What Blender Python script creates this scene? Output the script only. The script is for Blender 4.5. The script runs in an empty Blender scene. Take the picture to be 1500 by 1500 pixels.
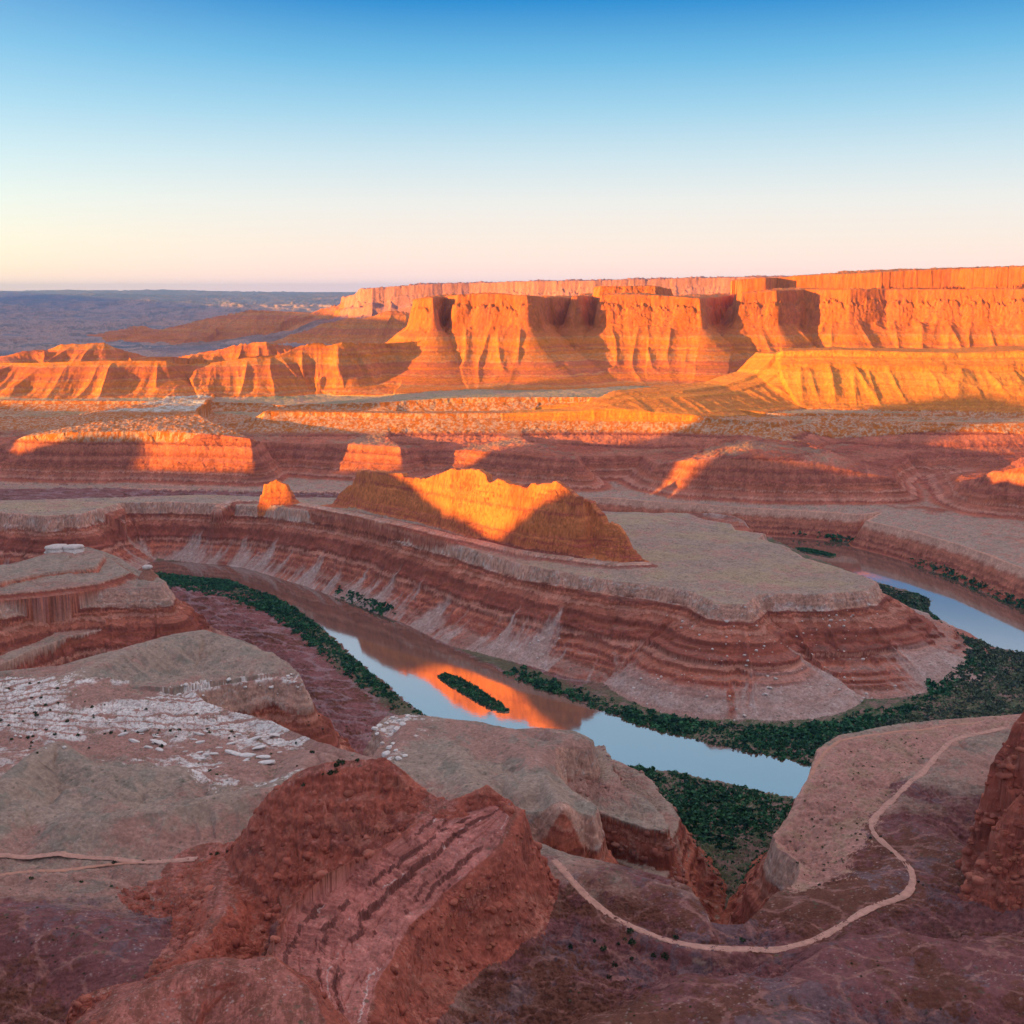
import bpy, math, random, time
import numpy as np
T0 = time.time()
R = math.radians
scene = bpy.context.scene
COL = scene.collection

# ------------------------------------------------------------------ camera
FPX = 1608.0                       # focal length in pixels of the 1500 px wide photograph
PITCH = math.atan2(750 - 425, FPX)
CAMZ = 600.0
cam_d = bpy.data.cameras.new('camera')
cam_d.sensor_width = 36
cam_d.angle = 2 * math.atan(750 / FPX)
cam_d.clip_start = 1.0
cam_d.clip_end = 300000
cam = bpy.data.objects.new('camera', cam_d)
cam.location = (0, 0, CAMZ)
cam.rotation_euler = (math.pi / 2 - PITCH, 0, 0)
COL.objects.link(cam)
scene.camera = cam

# ------------------------------------------------------------------ sun, sky, exposure
EXPOSURE = 2.0
HAZE = 1.3e-5
SUN_AZ = R(66)                     # light travels towards +X +Y: the sun is low behind the camera, to the left
SUN_EL = R(4.2)
SUN_STRENGTH = 5.0
SUN_COLOR = (1.0, 0.46, 0.03)
tosun = np.array([-math.sin(SUN_AZ) * math.cos(SUN_EL), -math.cos(SUN_AZ) * math.cos(SUN_EL), math.sin(SUN_EL)])
sd_ = bpy.data.lights.new('sun', 'SUN')
sd_.energy = SUN_STRENGTH
sd_.angle = R(0.5)
sd_.color = SUN_COLOR
sun = bpy.data.objects.new('sun', sd_)
from mathutils import Vector
sun.rotation_euler = Vector(tosun).to_track_quat('Z', 'Y').to_euler()
COL.objects.link(sun)

world = bpy.data.worlds.new('World')
scene.world = world
world.use_nodes = True
wn, wl = world.node_tree.nodes, world.node_tree.links
wn.clear()
def N(nodes, typ, **kw):
    n = nodes.new(typ)
    for k, v in kw.items():
        setattr(n, k, v)
    return n
w_out = N(wn, 'ShaderNodeOutputWorld')
w_bg = N(wn, 'ShaderNodeBackground')
w_sky = N(wn, 'ShaderNodeTexSky', sky_type='NISHITA', sun_disc=False, sun_elevation=SUN_EL,
          sun_rotation=math.atan2(tosun[0], tosun[1]), altitude=1800, air_density=1.0, dust_density=1.0, ozone_density=1.5)
w_tc = N(wn, 'ShaderNodeTexCoord')
w_sep = N(wn, 'ShaderNodeSeparateXYZ')
w_ramp = N(wn, 'ShaderNodeValToRGB')
w_map = N(wn, 'ShaderNodeMapRange')
w_map.inputs['From Min'].default_value = -0.02
w_map.inputs['From Max'].default_value = 0.62
wl.new(w_tc.outputs['Generated'], w_sep.inputs[0])
wl.new(w_sep.outputs['Z'], w_map.inputs['Value'])
wl.new(w_map.outputs[0], w_ramp.inputs[0])
SKY = [(-0.02, (.80, .62, .66)), (0.0, (1.35, .92, .86)), (0.015, (1.22, .88, .76)), (0.04, (1.06, .90, .77)), (0.075, (.90, .90, .85)),
       (0.11, (.66, .82, .88)), (0.15, (.38, .68, .86)), (0.19, (.17, .51, .80)), (0.235, (.028, .28, .66)),
       (0.262, (.20, .44, .70)), (0.31, (.76, .98, 1.15)), (0.37, (.50, .88, 1.14)), (0.44, (.36, .82, 1.14)), (0.6, (1.28, 1.06, 1.12))]
el = w_ramp.color_ramp.elements
while len(el) < len(SKY):
    el.new(0.5)
for e, (z, c) in zip(el, SKY):
    e.position = (z + 0.02) / 0.64
    e.color = (*[q / 2 ** EXPOSURE for q in c], 1)
SKY_GAIN = 0.125                    # strength of the physical sky
w_dot = N(wn, 'ShaderNodeVectorMath', operation='DOT_PRODUCT')
w_dot.inputs[1].default_value = (-math.sin(SUN_AZ), -math.cos(SUN_AZ), 0)
wl.new(w_tc.outputs['Generated'], w_dot.inputs[0])
w_fac = N(wn, 'ShaderNodeMapRange', interpolation_type='SMOOTHSTEP')
w_fac.inputs['From Min'].default_value = -0.35
w_fac.inputs['From Max'].default_value = 0.75
wl.new(w_dot.outputs['Value'], w_fac.inputs['Value'])
w_g = N(wn, 'ShaderNodeVectorMath', operation='SCALE')
w_g.inputs['Scale'].default_value = SKY_GAIN
wl.new(w_sky.outputs[0], w_g.inputs[0])
w_mix = N(wn, 'ShaderNodeMix', data_type='RGBA')
wl.new(w_fac.outputs[0], w_mix.inputs['Factor'])
wl.new(w_ramp.outputs[0], w_mix.inputs['A'])
wl.new(w_g.outputs[0], w_mix.inputs['B'])
wl.new(w_mix.outputs['Result'], w_bg.inputs[0])
w_bg.inputs[1].default_value = 1.0
wl.new(w_bg.outputs[0], w_out.inputs[0])

scene.view_settings.view_transform = 'Standard'
scene.view_settings.look = 'None'
scene.view_settings.gamma = 1
scene.view_settings.exposure = EXPOSURE
scene.view_settings.use_curve_mapping = False
scene.render.engine = 'CYCLES'
scene.cycles.max_bounces = 4
scene.cycles.diffuse_bounces = 3
scene.cycles.glossy_bounces = 2
scene.cycles.transparent_max_bounces = 4
scene.cycles.volume_bounces = 0
scene.cycles.use_denoising = True
scene.cycles.denoiser = 'OPENIMAGEDENOISE'

# ------------------------------------------------------------------ picture pixel -> point of the place
cp, sp = math.cos(PITCH), math.sin(PITCH)
def ray(px, py):
    cx, cy = (px - 750) / FPX, (750 - py) / FPX
    return cx, cp + cy * sp, -sp + cy * cp
def at_z(px, py, z=0.0):
    dx, dy, dz = ray(px, py)
    t = (z - CAMZ) / dz
    return (dx * t, dy * t, z)
def at_Y(px, py, Y):
    dx, dy, dz = ray(px, py)
    t = Y / dy
    return (dx * t, Y, CAMZ + dz * t)
WA, WB, WC = 215.7, -0.0302, -0.051
def W(x, y):                       # the dipping, gently swelling surface of the white rim bench
    return WA + WB * x + WC * y + 22 * np.exp(-((x + 300) / 380) ** 2 - ((y - 2300) / 330) ** 2)
def at_W(px, py, h=0.0):
    dx, dy, dz = ray(px, py)
    t = (WA + h - CAMZ) / (dz - WB * dx - WC * dy)
    for _ in range(14):
        t = t + .6 * ((float(W(dx * t, dy * t)) + h - CAMZ) / dz - t)
    return (dx * t, dy * t, CAMZ + dz * t)

# ------------------------------------------------------------------ noise tiles
rng = np.random.default_rng(7)
TN = 1024
def fft_noise(beta, lo=1, hi=512, seed=0):
    g = np.random.default_rng(seed)
    f = np.fft.fftfreq(TN) * TN
    k = np.sqrt(f[:, None] ** 2 + f[None, :] ** 2)
    k[0, 0] = 1
    a = k ** (-beta / 2) * (k >= lo) * (k <= hi)
    a[0, 0] = 0
    n = np.fft.ifft2(np.fft.fft2(g.standard_normal((TN, TN))) * a).real
    return (n / n.std()).astype(np.float32)
def ridge_tile(seed, f0=4, octs=6, gain=0.55):
    t = np.zeros((TN, TN), np.float32); a = 1.0; tot = 0
    for o in range(octs):
        f = f0 * 2 ** o
        if f > 400: break
        n = fft_noise(1.0, f * 0.6, f * 1.4, seed + o)
        t += a * np.exp(-np.abs(n) * 1.6); tot += a; a *= gain
    t /= tot
    return ((t - t.mean()) / t.std()).astype(np.float32)
def cell_tile(seed, n=48):
    g = np.random.default_rng(seed)
    P = g.random((n, n, 2)) * 0.9 + 0.05
    V = g.random((n, n)).astype(np.float32)
    yy, xx = np.mgrid[0:TN, 0:TN].astype(np.float32) * (n / TN)
    ci, cj = np.floor(yy).astype(int), np.floor(xx).astype(int)
    f1 = np.full((TN, TN), 9., np.float32); f2 = f1.copy(); v = np.zeros((TN, TN), np.float32)
    for a in (-1, 0, 1):
        for b in (-1, 0, 1):
            i, j = (ci + a) % n, (cj + b) % n
            dy = ci + a + P[i, j, 0] - yy; dx = cj + b + P[i, j, 1] - xx
            d = np.sqrt(dx * dx + dy * dy).astype(np.float32)
            near = d < f1
            f2 = np.where(near, f1, np.minimum(f2, d)); v = np.where(near, V[i, j], v); f1 = np.where(near, d, f1)
    return v, (f2 - f1).astype(np.float32)
FBM = fft_noise(3.0, 1, 512, 11)      # smooth fractal
FBM2 = fft_noise(2.4, 2, 512, 12)     # rougher
FINE = fft_noise(1.4, 6, 512, 13)     # near white, grains
RDG = ridge_tile(40)
RDG2 = ridge_tile(60, f0=6)
RDGS = ridge_tile(60, f0=6, octs=2)
def dot_tile(seed, n, r0, r1):
    g = np.random.default_rng(seed); t = np.zeros((TN, TN), np.float32); m = 6
    oy, ox = np.mgrid[-m:m + 1, -m:m + 1]
    for _ in range(n):
        cy, cx = g.integers(0, TN, 2); r = g.uniform(r0, r1)
        k = np.clip(1.4 - np.sqrt(oy ** 2 + ox ** 2) / r, 0, 1)
        yy, xx = (oy + cy) % TN, (ox + cx) % TN
        t[yy, xx] = np.maximum(t[yy, xx], k)
    return t
DOTS = dot_tile(31, 5200, 1.1, 3.2)
FBMS = fft_noise(4.6, 1, 90, 17)
CELLV, CELLE = cell_tile(5)
def S(t, u, v):                       # periodic bilinear look-up; u, v in tiles
    u = np.asarray(u, np.float32) * TN; v = np.asarray(v, np.float32) * TN
    iu = np.floor(u); iv = np.floor(v)
    fu = u - iu; fv = v - iv
    i0 = iu.astype(np.int64) & (TN - 1); j0 = iv.astype(np.int64) & (TN - 1)
    i1 = (i0 + 1) & (TN - 1); j1 = (j0 + 1) & (TN - 1)
    return (t[j0, i0] * (1 - fu) + t[j0, i1] * fu) * (1 - fv) + (t[j1, i0] * (1 - fu) + t[j1, i1] * fu) * fv
def sstep(a, b, x):
    t = np.clip((x - a) / (b - a), 0, 1)
    return t * t * (3 - 2 * t)

# ------------------------------------------------------------------ distances
def seg_dist(x, y, pts, n_seg, zs=None):
    """distance to the first n_seg segments of pts, arc position, interpolated attribute, side"""
    best = np.full(x.shape, 1e12, np.float32); bs = np.zeros_like(best); bz = np.zeros_like(best); side = np.zeros_like(best)
    acc = 0.0; m = len(pts)
    for i in range(n_seg):
        ax, ay = pts[i][0], pts[i][1]; bx, by = pts[(i + 1) % m][0], pts[(i + 1) % m][1]
        dx, dy = bx - ax, by - ay; L2 = dx * dx + dy * dy + 1e-9; L = math.sqrt(L2)
        px, py = x - ax, y - ay
        t = np.clip((px * dx + py * dy) / L2, 0, 1)
        ex, ey = px - t * dx, py - t * dy
        d = ex * ex + ey * ey
        k = d < best
        best = np.where(k, d, best); bs = np.where(k, acc + t * L, bs)
        if zs is not None:
            bz = np.where(k, zs[i] + t * (zs[(i + 1) % m] - zs[i]), bz)
        side = np.where(k, dx * py - dy * px, side)
        acc += L
    return np.sqrt(best), bs, bz, side
def inside(x, y, pts):
    c = np.zeros(x.shape, bool); m = len(pts)
    for i in range(m):
        ax, ay = pts[i][0], pts[i][1]; bx, by = pts[(i + 1) % m][0], pts[(i + 1) % m][1]
        if ay == by: continue
        k = (ay > y) != (by > y)
        c ^= k & (x < (bx - ax) * (y - ay) / (by - ay) + ax)
    return c

# ------------------------------------------------------------------ the features of the terrain
GROUND, PENINSULA, WALL, BUTTE, TOWER, MESA, FARMESA, OUTCROP, CLIFF, HILLS, PLAIN, STEPHILL, SPUR = range(13)
FEATS = []
def bbox(pts, m):
    xs = [p[0] for p in pts]; ys = [p[1] for p in pts]
    return min(xs) - m, max(xs) + m, min(ys) - m, max(ys) + m
def bluff(fid, rim, close, zb, prof, width=1.0, zmode='rim', warp=(12, 300, 3, 60), col=(4, 60), gully=(0, 100), islope=0.0, imax=100,
          itop=1.5, terr=(0, 8), minh=None, rock=0, slab=0, talus=0):
    pts = [tuple(p) for p in rim] + [tuple(p) for p in close]
    zs = [p[2] for p in pts]
    wmax = prof[-1][0] * (width if not callable(width) else 200)
    FEATS.append(dict(kind='bluff', fid=fid, pts=pts, n=len(rim) - 1 if close else len(rim), zs=zs, zb=zb,
                      px=np.array([p[0] for p in prof], np.float32), pv=np.array([p[1] for p in prof], np.float32), width=width,
                      zmode=zmode, warp=warp, col=col, gully=gully, islope=islope, imax=imax, itop=itop, terr=terr, minh=minh, rock=rock, slab=slab, talus=talus,
                      bb=bbox(pts, wmax + 80)))
def ridge(fid, pts, wl_, wr_, prof, warp=(4, 120, 1.5, 30), col=(2, 40), gully=(0, 60), terr=(0, 6), rock=0.0, zadd=0.0, soft=False, prof_r=None, slab=0):
    """crest line; wl_/wr_ = reach on the left/right side of the line as it runs; falls to what is already there"""
    zs = [p[2] + zadd for p in pts]
    FEATS.append(dict(kind='ridge', fid=fid, pts=pts, n=len(pts) - 1, zs=zs, wl=wl_, wr=wr_, px=np.array([p[0] for p in prof], np.float32),
                      pv=np.array([p[1] for p in prof], np.float32), warp=warp, col=col, gully=gully, terr=terr, rock=rock, soft=soft, prof_r=prof_r, slab=slab,
                      bb=bbox(pts, max(wl_, wr_) * prof[-1][0] + 60)))

LAYERS = [(.06, .5), (.17, 1.0), (.31, .55), (.44, 1.3), (.52, .4), (.68, 1.1), (.76, .5), (.90, .9)]
def loft(fid, low, high, n, prof):
    """block between a low and a high edge line, rising in n stepped layers from the low one"""
    pts = list(low) + list(high)[::-1]
    FEATS.append(dict(kind='loft', fid=fid, low=low, high=high, pts=pts, n=n, px=[p[0] for p in prof], pv=[p[1] for p in prof], warp=(3, 70, 1, 18), col=(1.4, 22), bb=bbox(pts, prof[-1][0] + 40)))
# --- the river, seen at its own level
RIV1 = [at_z(*p) for p in [(-150, 826), (0, 822), (100, 820), (170, 822), (250, 823), (330, 826), (400, 838), (470, 857), (520, 880), (580, 905), (640, 940),
        (740, 985), (800, 1010), (870, 1035), (950, 1065), (1040, 1088), (1120, 1105), (1185, 1120), (1300, 1132), (1500, 1120), (1700, 1080),
        (1700, 1220), (1500, 1250), (1300, 1215), (1180, 1172), (1150, 1166), (1080, 1150), (1000, 1133), (930, 1123), (850, 1113), (740, 1098), (650, 1072), (600, 1030),
        (560, 997), (520, 965), (500, 944), (470, 917), (440, 895), (400, 872), (330, 850), (240, 840), (150, 838), (80, 836), (-150, 850)]]
RIV2 = [at_z(*p) for p in [(900, 757), (1000, 768), (1100, 781), (1130, 788), (1180, 812), (1240, 835), (1285, 852), (1300, 857), (1345, 870), (1365, 880), (1358, 897),
        (1375, 920), (1410, 935), (1440, 945), (1500, 957), (1600, 985), (1750, 1030), (1750, 985), (1600, 930), (1500, 893), (1450, 872),
        (1400, 850), (1350, 830), (1290, 805), (1250, 797), (1160, 785), (1100, 776), (1000, 763), (900, 752)]]
def floor_z(x, y):
    d1, _, _, _ = seg_dist(x, y, RIV1, len(RIV1)); d2, _, _, _ = seg_dist(x, y, RIV2, len(RIV2))
    d = np.minimum(d1, d2)
    ins = inside(x, y, RIV1) | inside(x, y, RIV2)
    d = np.where(ins, -d, d) + 2.5 * S(FBM2, x / 160, y / 160)
    near = 1 - sstep(200, 420, x)
    z = np.where(d < 0, np.maximum(-4, d * 0.25), np.minimum(2.5, d * 0.2))
    z = z + near * np.clip(0.11 * (d - 60), 0, 55) + (d > 0) * 0.6 * S(FBM2, x / 90, y / 90) * np.clip(d / 30, 0, 1)
    slick = near * sstep(60, 120, d)
    return z + slick * (1.5 * S(RDG, x / 420 + .3, y / 260) + 0.7 * S(RDG2, x / 120, y / 90)), d

FINEP = [(0, 1), (.015, .95), (.055, .79), (.08, .76), (.12, .70), (.30, .53), (.33, .46), (.46, .36), (.475, .30), (.60, .2), (.80, .09), (1, 0)]
# --- gooseneck peninsula
A_rim = [at_W(*p) for p in [(-250, 748), (-60, 748), (0, 750), (75, 757), (128, 753), (150, 744), (175, 736), (250, 735), (320, 738), (400, 742), (480, 752), (560, 768), (620, 785),
         (680, 800), (760, 825), (850, 842), (900, 851), (960, 858), (1010, 866), (1040, 882), (1085, 884), (1108, 868), (1200, 868), (1268, 863), (1285, 851),
         (1262, 842), (1225, 830), (1180, 818), (1150, 800), (1115, 790), (1122, 782), (1078, 776), (1070, 768), (1000, 757), (900, 750), (700, 735),
         (450, 728), (300, 724), (100, 730), (-60, 735), (-250, 738)]]
bluff(PENINSULA, A_rim, [], 'floor', FINEP, width=lambda x, y: np.clip(150 + (x + 200) * .1, 112, 190) * np.where((y > 2000) & (x > 250), .45, 1), zmode='W',
      warp=(7, 300, 2.0, 70), col=(2.0, 80), gully=(.05, 130), itop=1.6, terr=(.9, 11), talus=1)
# --- near bench, left promontory
P_near = [(0, 1), (.06, .86), (.10, .82), (.17, .66), (.32, .58), (.39, .42), (.52, .36), (.58, .22), (.8, .10), (1, 0)]
L1_rim = [at_W(*p) for p in [(-250, 840), (-80, 838), (0, 828), (60, 812), (90, 803), (130, 803), (165, 815), (195, 834), (215, 840), (238, 850), (234, 861), (150, 864), (60, 872), (0, 884), (-100, 905), (-250, 930)]]
bluff(GROUND, L1_rim, [], 'floor', P_near, width=130, zmode='W', warp=(6, 200, 2, 50), col=(1.8, 70), gully=(.04, 60), itop=2, terr=(.9, 12), talus=.6)
for h_, pts_ in ((9, [(-250, 838), (0, 834), (60, 820), (95, 808), (130, 808), (160, 820), (190, 838), (150, 850), (60, 862), (0, 868), (-100, 890), (-250, 900)]),
                 (17, [(-250, 832), (-60, 830), (20, 826), (70, 812), (100, 803), (128, 804), (150, 815), (140, 830), (60, 838), (0, 850), (-100, 866), (-250, 870)])):
    bluff(GROUND, [at_W(*p, h_) for p in pts_], [], 'W', [(0, 1), (3, .5), (7, .3), (12, 0)], zmode='rim', warp=(4, 120, 1, 40), col=(1.2, 40), itop=1, minh=110)
B_rim = [at_W(*p) for p in [(-300, 1040), (-150, 1012), (0, 985), (90, 976), (150, 957), (200, 944), (310, 926), (345, 936), (400, 965), (434, 986), (440, 1002),
         (395, 998), (330, 1003), (280, 1012), (300, 1030), (340, 1042), (400, 1057), (440, 1077), (500, 1097), (543, 1108), (560, 1085), (548, 1066), (565, 1050),
         (600, 1047), (640, 1051), (740, 1069), (800, 1066), (850, 1071), (878, 1084), (872, 1098), (815, 1108), (812, 1132), (835, 1158), (868, 1180), (860, 1196), (800, 1192), (765, 1192), (730, 1195),
         (720, 1225), (790, 1236), (830, 1252), (900, 1266), (960, 1282), (1008, 1300), (1025, 1330), (1040, 1356), (1090, 1352), (1128, 1312), (1158, 1293),
         (1163, 1262), (1128, 1240), (1122, 1222), (1140, 1198), (1155, 1170), (1180, 1138), (1198, 1097), (1230, 1078), (1330, 1060), (1420, 1053), (1500, 1047), (1750, 1040)]]
bluff(GROUND, B_rim, [(1500, 900, 0), (1500, 60, 0), (-1500, 60, 0), (-1500, 900, 0)], 'floor', P_near, width=lambda x, y: np.where(x > 60, 60, 110), zmode='W',
      warp=(3, 160, 1.6, 40), col=(1.1, 60), gully=(.04, 60), itop=1.0, terr=(.9, 9))
# rocky stepped mass under the grey dome, right of it
for pts, h in (([(830, 1105), (882, 1092), (915, 1118), (925, 1150), (960, 1170), (975, 1190), (968, 1215), (930, 1210), (880, 1190), (840, 1160)], -28),
               ([(870, 1100), (940, 1130), (985, 1180), (1000, 1200), (985, 1250), (960, 1290), (900, 1262), (840, 1228), (780, 1215), (800, 1150)], -62)):
    bluff(SPUR, [at_W(*p, h) for p in pts], [], 'floor', P_near, width=46, zmode='rim', warp=(6, 90, 2.5, 25), col=(1.3, 50), itop=2.5, terr=(.9, 7))
# --- far side: gorge wall (its top bench), red wall above, boulder slopes, plain
D_rim = [at_z(*p, 62) for p in [(-400, 712), (0, 712), (200, 712), (450, 717), (700, 722), (900, 730), (1000, 738), (1124, 746), (1200, 750), (1256, 754), (1290, 751), (1264, 762),
         (1330, 777), (1400, 797), (1500, 832), (1700, 905)]]
bluff(WALL, D_rim, [(2600, 2300, 62), (3200, 4000, 62), (-3200, 4000, 62)], 'floor', [(0, 1), (.22, .7), (.32, .62), (.5, .35), (.6, .28), (.75, .1), (1, 0)], width=40, zmode='rim',
      warp=(7, 260, 2, 60), col=(1.3, 70), islope=.02, imax=150, itop=1.2, terr=(.8, 9))
def YS(L, off=0):
    return [at_Y(p[0], p[2], p[1] + off) for p in L]
E_rim = YS([(-400, 3200, 655), (-250, 3150, 655), (0, 3120, 652), (35, 3100, 640), (100, 3080, 634), (240, 3080, 632), (300, 3060, 635), (372, 3040, 642), (392, 3170, 648), (430, 3180, 650),
         (500, 3130, 652), (585, 3060, 656), (612, 3130, 662), (690, 3120, 660), (760, 3000, 666), (850, 2930, 676), (864, 3090, 668), (950, 3120, 668), (957, 2920, 680),
         (1000, 2850, 672), (1100, 2810, 667), (1200, 2810, 678), (1298, 2780, 698), (1304, 2980, 684), (1340, 3180, 664), (1385, 3080, 690), (1402, 2720, 708), (1440, 2600, 694),
         (1500, 2560, 682), (1700, 2500, 660)], 60)
bluff(WALL, E_rim, [(2400, 2700, 190), (3000, 4200, 200), (-3000, 4200, 200)], 66.0, [(0, 1), (9, .80), (14, .75), (26, .50), (36, .44), (47, .22), (58, .17), (72, .04), (88, 0)], warp=(16, 300, 3, 60),
      col=(2.6, 110), islope=.10, imax=300, itop=2, terr=(.8, 13))
rubble_prof = [(0, 1), (6, .78), (55, .36), (130, 0)]
G_rim = YS([(305, 3345, 626), (325, 3335, 620), (345, 3330, 620), (372, 3325, 610), (382, 3320, 603), (420, 3330, 603), (600, 3330, 605), (760, 3330, 605), (840, 3330, 607), (1000, 3300, 609), (1140, 3200, 619),
         (1150, 3300, 616), (1200, 3380, 618), (1300, 3330, 618), (1430, 3290, 621), (1500, 3300, 620), (1800, 3300, 620)], 100)
bluff(WALL, G_rim, [(2600, 3600, 224), (2600, 3800, 224), (600, 3700, 224), at_Y(880, 605, 3525), at_Y(700, 605, 3500), at_Y(500, 604, 3490), at_Y(385, 603, 3475), at_Y(315, 618, 3465)],
      160.0, rubble_prof, warp=(6, 200, 2, 50), col=(1.6, 70), itop=.5, terr=(.3, 8))
G2_rim = YS([(-500, 3750, 588), (-250, 3700, 588), (0, 3690, 587), (190, 3690, 588), (330, 3680, 590), (385, 3690, 591), (420, 3640, 594), (560, 3570, 590), (640, 3600, 585), (700, 3610, 583),
          (870, 3620, 582), (905, 3590, 584), (930, 3480, 597), (1000, 3430, 605), (1200, 3420, 606), (1800, 3450, 606)], 70)
bluff(PLAIN, G2_rim, [(3500, 3700, 237), (4500, 5400, 240), (-4500, 5400, 240), (-2600, 3800, 237)], 185.0, rubble_prof, warp=(10, 240, 3, 50), col=(1.8, 70), itop=1.0, terr=(.3, 8), islope=.01, imax=800)
# --- hills and mesas
hill_prof = [(0, 1), (.02, .93), (.25, .66), (.27, .62), (.55, .32), (.8, .1), (1, 0)]
H_cr = YS([(-300, 4150, 540), (-60, 4080, 530), (45, 4030, 531), (140, 4030, 528), (240, 4030, 528), (262, 4080, 535), (330, 4090, 527), (372, 4110, 522), (402, 4140, 520), (430, 4180, 509), (452, 4200, 502),
         (500, 4220, 500), (560, 4300, 503), (640, 4400, 497), (700, 4430, 500)])
ridge(HILLS, H_cr, 260, 215, hill_prof, warp=(10, 300, 1.5, 60), col=(1.5, 80), gully=(.085, 250), terr=(.2, 12))
I_rim = YS([(835, 3440, 601), (870, 3500, 586), (910, 3560, 575), (1000, 3640, 571), (1060, 3740, 565), (1110, 3820, 548), (1138, 3860, 519), (1150, 3850, 514), (1250, 3820, 513), (1350, 3800, 516), (1420, 3790, 517), (1500, 3770, 514), (1800, 3750, 512)])
bluff(STEPHILL, I_rim, [(2600, 3600, 400), (2600, 4150, 400), at_Y(1400, 520, 4100), at_Y(1150, 540, 4000), at_Y(1000, 572, 3800), at_Y(900, 585, 3650)], 222.0,
      [(0, 1), (10, .88), (50, .74), (56, .66), (120, .40), (128, .35), (190, .07), (230, 0)], minh=214, warp=(12, 260, 3, 60), col=(2.5, 80), gully=(.035, 190), itop=1, terr=(.3, 14))
J_prof = [(0, 1), (7, .95), (12, .93), (30, .66), (40, .62), (130, .42), (137, .39), (250, .21), (257, .19), (400, .05), (560, 0)]
J_rim = YS([(606, 4760, 439), (604, 4560, 439), (612, 4480, 437), (634, 4450, 436), (638, 4640, 436), (650, 4720, 434), (663, 4640, 433), (668, 4480, 432), (720, 4470, 430), (775, 4450, 433), (789, 4470, 434),
         (803, 4760, 436), (836, 5000, 436), (842, 4640, 434), (852, 4640, 434), (862, 4980, 434), (878, 5000, 432), (885, 4600, 431), (950, 4590, 432), (1026, 4550, 437), (1036, 4860, 437),
         (1060, 5200, 435), (1082, 5250, 432), (1087, 4640, 430), (1140, 4640, 426), (1180, 4760, 424), (1250, 4700, 424), (1300, 4740, 424), (1400, 4690, 424), (1500, 4640, 424), (1850, 4600, 424)])
bluff(MESA, J_rim, [(5200, 5200, 600), (5200, 6500, 600), at_Y(1000, 436, 5600), at_Y(640, 440, 5200)], 243.0, J_prof, warp=(5, 300, 3, 70), col=(2.2, 110), gully=(.026, 260),
      islope=.0, imax=500, itop=3, terr=(.3, 16))
K_rim = YS([(1084, 5100, 412), (1090, 4860, 409), (1130, 4850, 407), (1150, 4930, 407), (1200, 4900, 403), (1290, 4850, 399), (1400, 4850, 394), (1500, 4800, 391), (1850, 4750, 386)])
bluff(MESA, K_rim, [(5200, 5300, 700), (5200, 6500, 700), (1300, 6500, 660)], 590.0, [(0, 1), (16, .55), (60, .42), (75, .2), (180, 0)], warp=(12, 260, 2, 60), col=(1.5, 130), islope=.012, imax=800, itop=3, terr=(.5, 14))
K2_rim = YS([(868, 4900, 421), (880, 4800, 419), (960, 4800, 419), (982, 4900, 424)])
bluff(MESA, K2_rim, [(700, 5200, 590)], 545.0, [(0, 1), (9, .4), (40, 0)], warp=(8, 120, 2, 40), itop=2)
FM_rim = YS([(500, 10400, 436), (515, 9700, 432), (524, 9300, 425), (545, 9200, 422), (640, 9200, 416), (700, 9250, 415), (800, 9100, 412), (900, 9000, 411), (1000, 9000, 408), (1100, 8950, 406), (1180, 8900, 405), (1400, 8800, 402), (2200, 8600, 400)])
bluff(FARMESA, FM_rim, [(9000, 9500, 700), (9000, 14000, 700), (-800, 14000, 620)], 200.0, [(0, 1), (20, .72), (60, .68), (75, .48), (500, .2), (1100, .05), (1500, 0)], warp=(60, 1200, 8, 250), col=(6, 500),
      gully=(.08, 420), itop=6, terr=(.2, 40))
# small hills beyond the left ridge
ridge(HILLS, YS([(-200, 5200, 545), (10, 5100, 520), (40, 5150, 512), (70, 5200, 511), (92, 5200, 503), (150, 5200, 501), (165, 5250, 508), (215, 5300, 522)]), 420, 260, hill_prof, warp=(20, 400, 4, 80), gully=(.14, 260))
ridge(HILLS, YS([(255, 5600, 522), (330, 5600, 510), (345, 5600, 501), (390, 5600, 500), (430, 5700, 506), (560, 5700, 505)]), 400, 300, hill_prof, warp=(20, 400, 4, 80), gully=(.12, 260))
ridge(HILLS, YS([(280, 12500, 470), (345, 12500, 457), (362, 12400, 453), (395, 12400, 455), (450, 12300, 457), (480, 12000, 447), (505, 11500, 443), (520, 11000, 441)]), 1500, 1200, hill_prof, warp=(60, 900, 15, 250), gully=(.1, 600))
ridge(HILLS, YS([(470, 8300, 470), (530, 8200, 463), (560, 8200, 455), (590, 8200, 455), (612, 8200, 462), (680, 8200, 470)]), 600, 500, hill_prof, warp=(40, 700, 10, 160), gully=(.1, 400))
# --- butte and tower on the peninsula
but_prof = [(0, 1), (.20, 1), (.30, .66), (.36, .62), (.48, .27), (.58, .22), (.66, .08), (.9, 0)]
but = YS([(488, 2520, 741), (497, 2500, 724), (519, 2470, 706), (526, 2455, 690), (560, 2390, 691), (600, 2330, 697), (620, 2300, 703), (640, 2270, 695), (665, 2235, 687), (690, 2200, 686), (708, 2180, 691),
          (724, 2160, 705), (736, 2145, 699), (755, 2125, 706), (784, 2100, 712), (800, 2085, 707), (822, 2070, 706), (836, 2060, 716), (850, 2050, 729)], -60)
ridge(BUTTE, but, 46, 46, but_prof, warp=(3, 140, 1, 34), col=(.9, 60), terr=(.9, 16))
ridge(BUTTE, YS([(835, 2070, 722), (856, 2045, 731), (870, 2035, 736), (884, 2020, 750), (889, 2012, 764), (906, 2005, 769), (919, 1998, 789), (926, 1994, 806)], -30), 40, 40, but_prof, warp=(3, 140, 1, 34), col=(1.0, 50), terr=(1, 14))
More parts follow.
